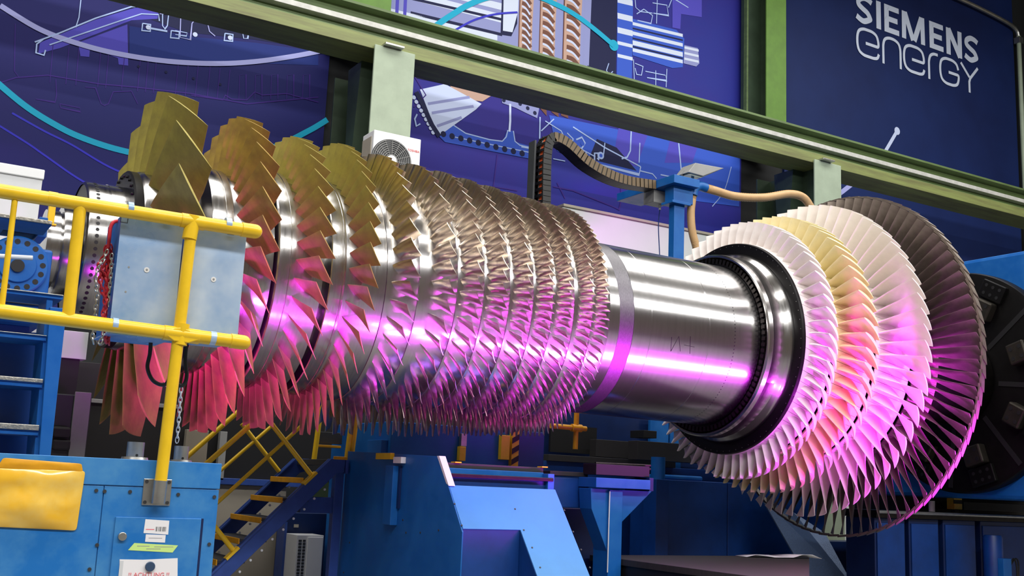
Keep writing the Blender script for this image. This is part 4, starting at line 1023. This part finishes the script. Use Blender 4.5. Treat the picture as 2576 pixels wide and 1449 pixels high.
tubepx('mid_rail', (545, 1266), (760, 1070), YN+.02, .019, yellow, stc)
tubepx('handrail', (440, 1176), (600, 1035), YFS+.02, .026, yellow, stc)
tubepx('mid_rail', (520, 1214), (690, 1066), YFS+.02, .019, yellow, stc)
tubepx('rail_post', (784, 1196), (672, 1052), YN+.02, .024, yellow, stc)
tubepx('rail_post', (702, 1186), (608, 1066), YFS+.02, .024, yellow, stc)
tubepx('rail_post', (588, 1386), (480, 1249), YN+.02, .024, yellow, stc)
for (px, py) in ((784, 1200), (588, 1389)):
    q = MB(); q.prism([at(px-20, py+16, YN-.03), at(px+12, py-14, YN-.03), at(px+16, py-9, YN-.03), at(px-16, py+21, YN-.03)], (0, .08, 0)); q.build('post_bracket', yellow, stc, 0, 0)
# landing
lz = at(850, 1156, YN).z; lx0 = at(838, 1160, YN).x
ld = thing('landing_frame', (lx0+.2, YN+.5, 0), 'navy landing frame joining the staircase top to the carriage', 'landing')
Box('deck', (lx0, XF-.02, YN+.06, YFS, lz-.06, lz), dgrey, ld)
Box('edge_beam', (at(868, 1170, YN).x+.005, XF-.02, YN-.02, YN+.05, at(868, 1192, YN).z, lz), navy_st, ld)
Box('lower_beam', (at(756, 1270, YN+.1).x, XF-.02, YN+.1, YN+.16, at(850, 1292, YN+.1).z, at(850, 1252, YN+.1).z), navy_st, ld)
Box('leg', (XF-.12, XF-.03, YN+.06, YN+.15, 0, lz-.06), navy_st, ld)
Box('toe_board', (at(838, 1158, YN).x, at(872, 1158, YN).x, YN-.01, YN+.0, lz, lz+.03), yell_d, ld)
for i, (px, py0) in enumerate(((790, 1150), (872, 1155), (882, 1158))):
    Yq = YFS-.1 if i == 0 else YN+.1
    q = MB(); p = at(px, py0, Yq); q.cyl((p.x, Yq, lz-.02), (p.x+.05, Yq, lz+.75), .028, 12); q.build('rail_post', yellow, ld)
Box('kick_plate', slab(795, 1118, 858, 1128, YFS-.05, .05), yell_d, ld)
Box('panel', slab(795, 1085, 860, 1118, YFS, .04), dgrey, ld)
Box('upper_rail', slab(898, 1083, 968, 1094, YFS+.1, .05), yell_d, ld)
# ------------------------------------------------------------------ backdrop cabinets under and behind the stairs
dark = thing('dark_opening_panel', at(650, 1210, 12.6), 'black machine opening behind the yellow stair rails', 'machine opening')
Box('panel', (at(500, 1120, 12.6).x, at(1000, 1120, 12.6).x, 12.6, 12.7, at(650, 1206, 12.6).z, 3.0), black, dark, 0)  # black sheet, the darkness within the opening is painted on
Box('sill', (at(540, 1212, 12.5).x, at(760, 1212, 12.5).x, 12.5, 12.7, at(650, 1222, 12.5).z, at(650, 1206, 12.5).z), navy_st, dark)
Box('edge_post', slab(555, 1085, 562, 1208, 12.5, .08), grey, dark)
tag(Box('beige_plinth', (at(420, 1300, 12.55).x, at(716, 1300, 12.55).x, 12.55, 13.2, 0, at(650, 1222, 12.5).z), beige, None, .01), 'beige plinth wall seen between the staircase treads', 'wall panel')
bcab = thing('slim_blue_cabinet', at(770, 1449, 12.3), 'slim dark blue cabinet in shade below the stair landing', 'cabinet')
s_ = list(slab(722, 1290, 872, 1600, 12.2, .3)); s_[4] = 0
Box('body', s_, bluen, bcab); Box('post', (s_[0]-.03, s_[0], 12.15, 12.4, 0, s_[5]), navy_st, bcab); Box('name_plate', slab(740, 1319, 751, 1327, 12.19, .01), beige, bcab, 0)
vt = thing('vent_unit', at(770, 1449, 11.9), 'white upright vent unit with dark slots, below the stairs at bottom', 'vent unit')
s_ = list(slab(748, 1346, 797, 1600, 11.8, .35)); s_[4] = 0
Box('body', s_, lgrey, vt)
q = MB()
for k in range(16):
    z = s_[5]-.05-k*.035; q.box(s_[0]+.02, s_[0]+.055, 11.794, 11.8, z-.02, z); q.box(s_[0]+.07, s_[0]+.10, 11.794, 11.8, z-.02, z)
q.build('slot_pattern', dgrey, vt, 0, 0)
Box('front_panel', (s_[0]+.12, s_[1]-.01, 11.785, 11.8, .1, s_[5]-.02), whitep, vt)
# left backdrop behind the first gold blades
lb1 = thing('pale_machine_panel', at(190, 905, 10.9), 'pale grey machine panel just right of the ladder', 'panel')
s_ = slab(60, 820, 216, 905, 10.9, .2); Box('panel', s_, lgrey, lb1); Box('dark_base', (s_[0], s_[1]-.05, 10.92, 11.1, 0, s_[4]), dgrey2, lb1)
lb2 = thing('grey_switch_cabinet', at(180, 1140, 10.4), 'dark grey switch cabinet with rounded boxes, between ladder and gold blades', 'cabinet')
s_ = list(slab(80, 985, 198, 1300, 10.3, .4)); s_[4] = 0; Box('body', s_, dgrey, lb2, .01)
for py in (1072, 1104): Box('switch_box', slab(134, py, 176, py+30, 10.24, .06), dgrey2, lb2, .02)
Box('edge_post', slab(190, 985, 196, 1300, 10.28, .02), grey, lb2)
lb3 = thing('dark_machine_base', at(300, 1150, 11.6), 'dark grey machine base hidden behind the lowest gold blades', 'machine base')
s_ = list(slab(150, 905, 505, 1300, 11.6, .5)); s_[4] = 0; Box('body', s_, dgrey2, lb3); Box('strip', (s_[0], s_[1], 11.57, 11.6, s_[5]-.4, s_[5]-.36), grey, lb3)
bp_ = thing('beige_post', at(490, 1170, 11.5), 'narrow beige post behind the second silver tube', 'post')
s_ = list(slab(470, 1080, 506, 1300, 11.5, .08)); s_[4] = 0; Box('body', s_, beige, bp_)

# ------------------------------------------------------------------ tailstock on the left
YT = 8.25
ts = thing('tailstock', at(40, 800, YT), 'blue tailstock with round bolted flange gripping the left shaft end', 'tailstock')
s_ = slab(-140, 592, 116, 818, YT, .75)
Box('housing', (s_[0], 1.09, YT, YT+1.5, s_[4], s_[5]), blue, ts, .02)
Box('pedestal', (s_[0]+.1, 1.02, YT+.2, YT+1.4, 0, s_[4]), blued, ts)
fc = at(42, 668, YT); rf = .205
q = MB(); q.lathe([(0, 0), (.035, 0), (.035, rf-.01), (.028, rf), (0, rf)], 48); q.v = [(fc.x+y, YT-x, fc.z+z) for x, y, z in q.v]; fo = q.build('flange', blue, ts)
q = MB(); q.lathe([(0, .125), (.045, .125), (.05, .12), (.05, 0)], 48); q.v = [(fc.x+y, YT-x, fc.z+z) for x, y, z in q.v]; q.build('hub', blue, fo)
q = MB(); q.cyl((fc.x, YT-.05, fc.z-.01), (fc.x, YT-.065, fc.z-.01), .045, 24); q.build('plug', black, fo)
for k in range(16):
    q = MB(); a_ = 2*math.pi*k/16+.1; q.cyl((fc.x+.165*math.cos(a_), YT-.034, fc.z+.165*math.sin(a_)), (fc.x+.165*math.cos(a_), YT-.0365, fc.z+.165*math.sin(a_)), .0195, 14); q.build('bolt_hole', black, fo, 0)
Box('top_frame', slab(-140, 545, 118, 566, YT-.1, .4), blue, ts); Box('frame_post', slab(100, 545, 117, 597, YT-.05, .3), blue, ts); Box('frame_gap', slab(10, 566, 100, 592, YT+.05, .2), black, ts)
Box('lower_gap', slab(-140, 742, 112, 768, YT-.02, .02), black, ts, 0)
Box('lower_frame', slab(-140, 768, 130, 800, YT-.1, .4), blued, ts)
Box('sensor_bracket', slab(120, 560, 142, 568, YT-.1, .05), yellow, ts); Box('sensor_post', slab(124, 515, 136, 562, YT-.05, .05), yellow, ts)

# ------------------------------------------------------------------ ladder
YL = 5.3
la = thing('access_ladder', at(120, 1140, YL), 'blue access ladder with silver checker plate rungs at the left edge', 'ladder')
q = MB(); q.prism([at(118, 745, YL), at(134, 745, YL), at(98, 1160, YL), at(84, 1160, YL)], (0, .25, 0)); q.build('stile', blue, la, .003, 0)
q = MB(); q.prism([at(126, 772, YL-.03), at(168, 776, YL-.03), at(126, 1160, YL-.03), at(97, 1160, YL-.03)], (0, .05, 0)); q.build('stile_flange', blue, la, .003, 0)
q = MB(); q.prism([at(-90, 830, YL+.3), at(125, 838, YL+.3), at(92, 1160, YL+.3), at(-90, 1160, YL+.3)], (0, .02, 0)); q.build('backing_sheet', blued, la, 0, 0)
for (y0_, y1_, xr_) in ((528, 556, 132), (712, 742, 160), (820, 846, 118), (935, 964, 108), (1056, 1084, 98)):
    s_ = slab(-120, y0_, xr_, y1_, YL-.02, .28); Box('tread', s_, checker, la, .003)
    Box('tread_lip', (s_[0], s_[1], YL-.01, YL+.25, s_[4]-.02, s_[4]), blue, la, 0)
q = MB(); q.cyl(at(-60, 641, YL), at(82, 649, YL), .011, 10); q.build('hand_bar', lgrey, la)
Box('foot', (at(90, 1160, YL).x-.04, at(128, 1160, YL).x, YL-.03, YL+.25, 0, at(100, 1158, YL).z), blue, la)

# ------------------------------------------------------------------ control cabinet
YC = 3.93
xr_ = at(545, 1300, YC).x; zt_ = at(370, 1158, YC).z; zs = at(370, 1224, YC).z
cc = thing('control_cabinet', ((xr_-1)/2, YC, 0), 'blue control cabinet at the bottom left carrying stickers and the yellow rail post', 'cabinet')
Box('body', (-1.6, xr_-.006, YC+.006, YC+1.0, 0, zt_), bluec, cc, .004)
Box('upper_band', (-1.6, xr_+.002, YC-.002, YC+.03, zs, zt_+.001), bluec, cc, .002)
xs = at(254, 1300, YC).x
Box('front_panel', (-1.6, xs-.0015, YC, YC+.006, .0, zs-.003), bluec, cc, .001)
Box('front_panel', (xs+.0015, xr_, YC, YC+.006, .0, zs-.003), bluec, cc, .001)
dx0, dx1, dz = at(283, 1370, YC).x, at(500, 1370, YC).x, at(390, 1302, YC).z
dr = Box('door', (dx0, dx1, YC-.006, YC, .05, dz), bluec, cc, .002)
q = MB(); p = at(306, 1349, YC); q.cyl((p.x, YC-.006, p.z), (p.x, YC-.016, p.z), .0145, 20); q.build('door_lock', galv, dr, .002)
Box('hinge_gap', (dx1+.001, dx1+.009, YC-.001, YC, .05, dz), bluen, cc, 0)
for px, py in ((242, 1234), (263, 1236), (327, 1237), (448, 1244), (539, 1250), (244, 1371), (225, 1432), (526, 1369)):
    p = at(px, py, YC); q = MB(); q.cyl((p.x, YC-.004, p.z), (p.x, YC, p.z), .0062, 12); q.build('screw', dgrey, cc)
def decal(name, pts, m_, label, cat='sticker', off=.001, thick=.0006, Y=YC-.006):
    q = MB(); q.prism([at(x, y, Y-off) for x, y in pts], (0, thick, 0)); o = q.build(name, m_, None, 0, 0); return tag(o, label, cat)
def lettering(parent, lines, m_, Y):
    q = MB()
    for (xa, ya, xb, yb, hgt) in lines:
        a = at(xa, ya, Y); b = at(xb, yb, Y); q.box(a.x, b.x, Y-.0002, Y, b.z-hgt/2, b.z+hgt/2)
    o = q.build('print_pattern', m_, parent, 0, 0); return o
yd = YC-.007
d1 = decal('barcode_label', [(366, 1306), (426, 1310), (423, 1345), (361, 1341)], paper, 'white barcode sticker, topmost on the cabinet door')
q = MB(); a = at(392, 1325, yd); b = at(418, 1337, yd)
for k in range(16):
    if k in (3, 9): continue
    x = a.x+(b.x-a.x)*k/16; q.box(x, x+(b.x-a.x)*(.02+.025*random.random()), yd-.0003, yd, b.z, a.z)
q.build('barcode_pattern', dgrey, d1, 0, 0)
lettering(d1, [(367, 1330, 388, 1332, .003)], inkred, yd)
d2 = decal('plain_label', [(367, 1344), (417, 1346), (415, 1365), (365, 1363)], paper, 'small white sticker directly below the barcode sticker')
lettering(d2, [(374, 1352, 408, 1354, .002)], inkgrey, yd)
d3 = decal('lime_label', [(338, 1366), (448, 1372), (434, 1390), (322, 1384)], limep, 'lime green slanted sticker on the cabinet door')
lettering(d3, [(345, 1372, 376, 1374, .002), (388, 1374, 436, 1376, .002), (368, 1379, 404, 1381, .002)], inkgrey, yd)
d4 = decal('notice_sheet', [(301, 1407), (360, 1408), (447, 1404), (446, 1520), (300, 1520)], paper, 'white notice sheet with red lettering pinned at the bottom of the door', 'paper')
p = at(322, 1450, yd); text_mesh('!! ACHTUNG !!', (p.x, yd-.0005, p.z-.002), .021, inkred, d4)
s_ = at(302, 1409, yd); Box('margin_strip', (s_.x, s_.x+.012, yd-.0004, yd, s_.z-.1, s_.z-.002), lgrey, d4, 0)
q = MB(); p = at(377, 1425, yd-.001); q.cyl((p.x, yd-.001, p.z), (p.x, yd-.009, p.z), .0165, 28)
tag(q.build('round_magnet', mat('magnet_blue_grey', (52, 74, 104), .4), None, .002), 'round dark blue grey magnet holding the notice sheet', 'magnet')
# yellow document pouch
pq = thing('document_pouch', at(110, 1335, YC-.01), 'yellow glossy plastic document pouch stuck on the cabinet front', 'pouch')
def grid(name, c00, c10, c11, c01, nx, ny, amp, m_, seed, Y):
    rnd = random.Random(seed); q = MB(); vs = []
    for j in range(ny+1):
        for i in range(nx+1):
            u_, v_ = i/nx, j/ny
            px = (1-u_)*(1-v_)*c00[0]+u_*(1-v_)*c10[0]+u_*v_*c11[0]+(1-u_)*v_*c01[0]
            py = (1-u_)*(1-v_)*c00[1]+u_*(1-v_)*c10[1]+u_*v_*c11[1]+(1-u_)*v_*c01[1]
            e = math.sin(math.pi*u_)*math.sin(math.pi*v_)
            b = .5+.5*math.sin(5*u_+2.1*math.sin(4*v_+seed))*math.cos(4*v_+1.3*math.sin(5*u_))+.25*rnd.random()
            p = at(px, py, Y); vs.append((p.x, Y-e**.5*amp*b, p.z))
    q.add(vs, [(j*(nx+1)+i, j*(nx+1)+i+1, (j+1)*(nx+1)+i+1, (j+1)*(nx+1)+i) for j in range(ny) for i in range(nx)])
    o = q.build(name, m_, pq, 0, 60); s = o.modifiers.new('solid', 'SOLIDIFY'); s.thickness = .0015; s.offset = 1
    b = o.modifiers.new('sub', 'SUBSURF'); b.levels = 2; b.render_levels = 2
    return o
grid('flap', (8, 1151), (206, 1166), (210, 1188), (-10, 1178), 12, 4, .004, yell_d, 3, YC-.006)
grid('sleeve', (-40, 1176), (216, 1184), (193, 1336), (-60, 1324), 16, 10, .022, pouch_y, 5, YC-.006)
# silver tubes on the cabinet top
for (px, r, Y, tx) in ((340, .031, 4.25, 'short silver tube socket on the cabinet top, left of the rail post'), (456, .0285, 4.5, 'short silver tube socket on the cabinet top, right of the rail post')):
    p = at(px, 1140, Y); tt = thing('tube_socket', (p.x, Y, zt_), tx, 'tube socket', 'silver sockets on the cabinet')
    zz = at(px, 1112 if px < 400 else 1122, Y).z
    q = MB(); q.lathe([(0, 0), (0, r), (zz-zt_, r), (zz-zt_, r-.004), (.01, r-.004), (.01, 0)], 32); q.v = [(p.x+y, Y+z, zt_+x) for x, y, z in q.v]; q.build('sleeve', galv, tt)
    q = MB(); q.lathe([(0, 0), (0, r*1.6), (.012, r*1.5), (.014, 0)], 32); q.v = [(p.x+y, Y+z, zt_+x) for x, y, z in q.v]; q.build('foot_flange', galv, tt)
    q = MB(); q.cyl((p.x, Y-r-.002, zt_+(zz-zt_)*.28), (p.x, Y-r+.004, zt_+(zz-zt_)*.28), .005, 8); q.build('set_screw', black, tt)

# ------------------------------------------------------------------ yellow guard rail
YR = 3.9
gr = thing('guard_rail', at(405, 1262, YR), 'yellow tubular guard rail in front of the blue sheet metal boxes', 'railing')
def tpx(name, a, b, r, m_=yellow, parent=gr, n=20, Y=YR): q = MB(); q.cyl(at(*a, Y), at(*b, Y), r, n); return q.build(name, m_, parent)
tpx('top_rail', (-60, 471), (612, 578), .0242); tpx('mid_rail', (-60, 775), (586, 858), .0242)
def capend(a, b, r):
    A, B = at(*a, YR), at(*b, YR); d = (B-A); L = d.length; d.normalize(); q = MB()
    ts_ = [0, .002, .004]+[.004+(L-.004-r)*k/3 for k in range(1, 4)]; rr = [r*.9, r, r, r, r, r]
    for k in range(1, 7): ts_.append(L-r+r*math.sin(k*math.pi/12)); rr.append(max(.001, r*math.cos(k*math.pi/12)))
    q.tube([A+d*t for t in ts_], rr, 20); q.build('end_cap', yellow, gr)
capend((606, 577), (659, 585), .0268); capend((578, 857), (630, 864), .0268)
tpx('post', (484, 560), (404, 1214), .0207); tpx('post', (202, 520), (171, 800), .0205); tpx('baluster', (39, 490), (2, 790), .0095)
tpx('tee_fitting', (487, 545), (476, 602), .0262); tpx('tee_fitting', (455, 553), (514, 563), .0262)
tpx('cross_fitting', (411, 836), (500, 848), .0268); tpx('cross_fitting', (459, 815), (451, 868), .0258)
tpx('coupling', (120, 499), (143, 503), .0252, yellow)
q = MB(); c = at(454, 842, YR-.024)
q.prism([c+Vector((x, 0, z)) for x, z in ((-.065, .004), (-.022, .022), (.0, .026), (.03, .02), (.075, -.008), (.03, -.026), (-.02, -.024))], (0, .01, 0)); q.build('cover_plate', yellow, gr, .003, 0)
for (px, py) in ((327, 526), (573, 565), (288, 818), (534, 851)):
    a = at(px-7, py-1, YR); b = at(px+7, py+1, YR); q = MB(); q.cyl(a, b, .0252, 20); q.build('blue_clip', sheet, gr)
p = at(394, 1238, YC)
q = MB(); q.box(p.x-.048, p.x+.048, YC-.006, YC-.002, p.z-.045, p.z+.045); q.build('base_plate', galv, gr, .004, 0)
q = MB(); a = at(404, 1209, YR); b = at(397, 1267, YR); q.cyl(a, b, .0235, 20); q.build('base_sleeve', galv, gr)
q = MB()
for sx in (-.038, .038):
    for sz in (-.035, .035): q.cyl((p.x+sx, YC-.0085, p.z+sz), (p.x+sx, YC-.006, p.z+sz), .006, 10)
q.build('bolt_pattern', dgrey, gr)
# ------------------------------------------------------------------ sheet metal boxes behind the rail
YB_ = 3.945
def sbox(px0, px1, py0, py1, label, rivets, dents):
    x0 = at(px0, 690, YB_).x; x1 = at(px1, 710, YB_).x; z1 = at((px0+px1)/2, py0, YB_).z; z0 = at((px0+px1)/2, py1, YB_).z
    t = thing('sheet_metal_box', ((x0+x1)/2, YB_+.12, z0), label, 'metal box', 'blue boxes hung on the rail')
    Box('front_sheet', (x0, x1, YB_, YB_+.002, z0, z1), sheet, t, .0008)
    Box('shell', (x0+.002, x1-.002, YB_+.002, YB_+.25, z0+.002, z1-.002), blue, t, .002)
    Box('bottom_lip', (x0-.004, x1-.004, YB_+.002, YB_+.25, z0-.004, z0+.002), sheet, t, .001)
    for (px, py, r) in rivets:
        p = at(px, py, YB_); q = MB(); q.cyl((p.x, YB_-.0022, p.z), (p.x, YB_, p.z), r, 20); rv = q.build('washer', whitep, t)
        q = MB(); q.cyl((p.x, YB_-.0032, p.z), (p.x, YB_-.002, p.z), r*.4, 12); q.build('rivet', grey, rv)
    for (px, py) in dents:
        p = at(px, py, YB_); q = MB(); q.cyl((p.x, YB_-.001, p.z), (p.x, YB_, p.z), .0035, 10); q.build('rivet', grey, t)
    for px in (px0+22, px1-30):
        p = at(px, py0+8, YB_)
        q = MB(); q.tube([(p.x-.012, YB_-.003, p.z+.01), (p.x-.012, YB_-.003, p.z-.006), (p.x+.012, YB_-.003, p.z-.006), (p.x+.012, YB_-.003, p.z+.01)], .0015, 6); q.build('wire_hook', dgrey, t)
    return x0, x1, z0, z1
B1 = sbox(290, 449, 548, 846, 'blue sheet metal box left of the rail post, beside the red chain', [(369, 679, .0095)], [(324, 672), (316, 734)])
B2 = sbox(467, 610, 578, 852, 'blue sheet metal box right of the rail post, next to gold blades', [(537, 703, .0095)], [])
# ------------------------------------------------------------------ chains and strap loops
def chain(q, pts, r_w, ll):
    P = smoothpath(pts, 10); acc = 0; k = 0; last = P[0]; pos = [P[0]]
    for p in P[1:]:
        d = p-last
        while d.length >= ll: last = last+d.normalized()*ll; pos.append(last.copy()); d = p-last
    for a, b in zip(pos, pos[1:]):
        t = (b-a).normalized(); s = t.cross(Vector((0, 1, 0)) if k % 2 else Vector((.7, .7, 0))); s = s.normalized() if s.length > 1e-3 else Vector((1, 0, 0))
        if k % 2: s = t.cross(s).normalized()
        c = (a+b)/2; hl = ll*.72; hw = ll*.38; ring = []
        for j in range(12):
            an = 2*math.pi*j/12; ring.append(c+t*hl*math.cos(an)+s*hw*math.sin(an))
        q.tube(ring, r_w, 6, closed=True); k += 1
YK = 4.02
rc = thing('red_chain', at(270, 870, YK), 'bundle of red chain hanging from a red hook left of the blue box', 'chain')
q = MB(); q.tube(smoothpath([(B1[0]+.02, YK, at(304, 557, YK).z)]+[at(x, y, YK) for x, y in ((290, 557), (279, 570), (275, 600), (273, 624))], 6), .0065, 10); q.build('hook', redp, rc)
q = MB()
for pts in ([(272, 618), (264, 660), (252, 690), (256, 730), (266, 760), (258, 800), (262, 840), (268, 868)], [(276, 616), (284, 660), (280, 720), (276, 780), (270, 830), (274, 866)], [(268, 620), (258, 655), (246, 668), (262, 690), (270, 740), (262, 800), (258, 830)],
            [(270, 626), (276, 680), (268, 730), (272, 790), (264, 850), (280, 862)], [(274, 630), (266, 690), (274, 750), (266, 810), (276, 850)], [(282, 640), (272, 700), (282, 700), (268, 760), (262, 780)]):
    chain(q, [at(x, y, YK+.03*random.random()) for x, y in pts], .0034, .02)
q.build('chain_pattern', redp, rc)
sc = thing('steel_chain', at(235, 870, YK), 'bare steel chain hanging beside the red chain bundle', 'chain')
q = MB()
for pts in ([(270, 630), (262, 650), (248, 672), (240, 700), (244, 740), (240, 780), (236, 820), (232, 850), (238, 872)], [(281, 640), (280, 680), (276, 740), (276, 800), (262, 838), (250, 866)]):
    chain(q, [at(x, y, YK-.012) for x, y in pts], .0026, .017)
q.build('chain_pattern', galv, sc)
cl = thing('cable_loop', at(400, 968, 4.15), 'black cable loops dangling under the blue boxes near the post', 'cable')
for pts in ([(380, 850), (377, 890), (371, 925), (384, 956), (408, 968), (424, 956), (432, 900), (440, 850)], [(470, 860), (466, 905), (470, 945), (462, 968), (446, 962), (440, 900), (446, 852)]):
    q = MB(); q.tube(smoothpath([at(x, y, 4.1) for x, y in pts], 8), .0072, 10); q.build('strap', rubber, cl)
hc = thing('pale_chain', at(448, 1130, 4.5), 'thin pale chain hanging down behind the yellow post to the silver tube', 'chain')
q = MB(); chain(q, [at(x, y, 4.5) for x, y in ((456, 975), (452, 1030), (448, 1080), (444, 1124))], .002, .02); q.build('chain_pattern', lgrey, hc)
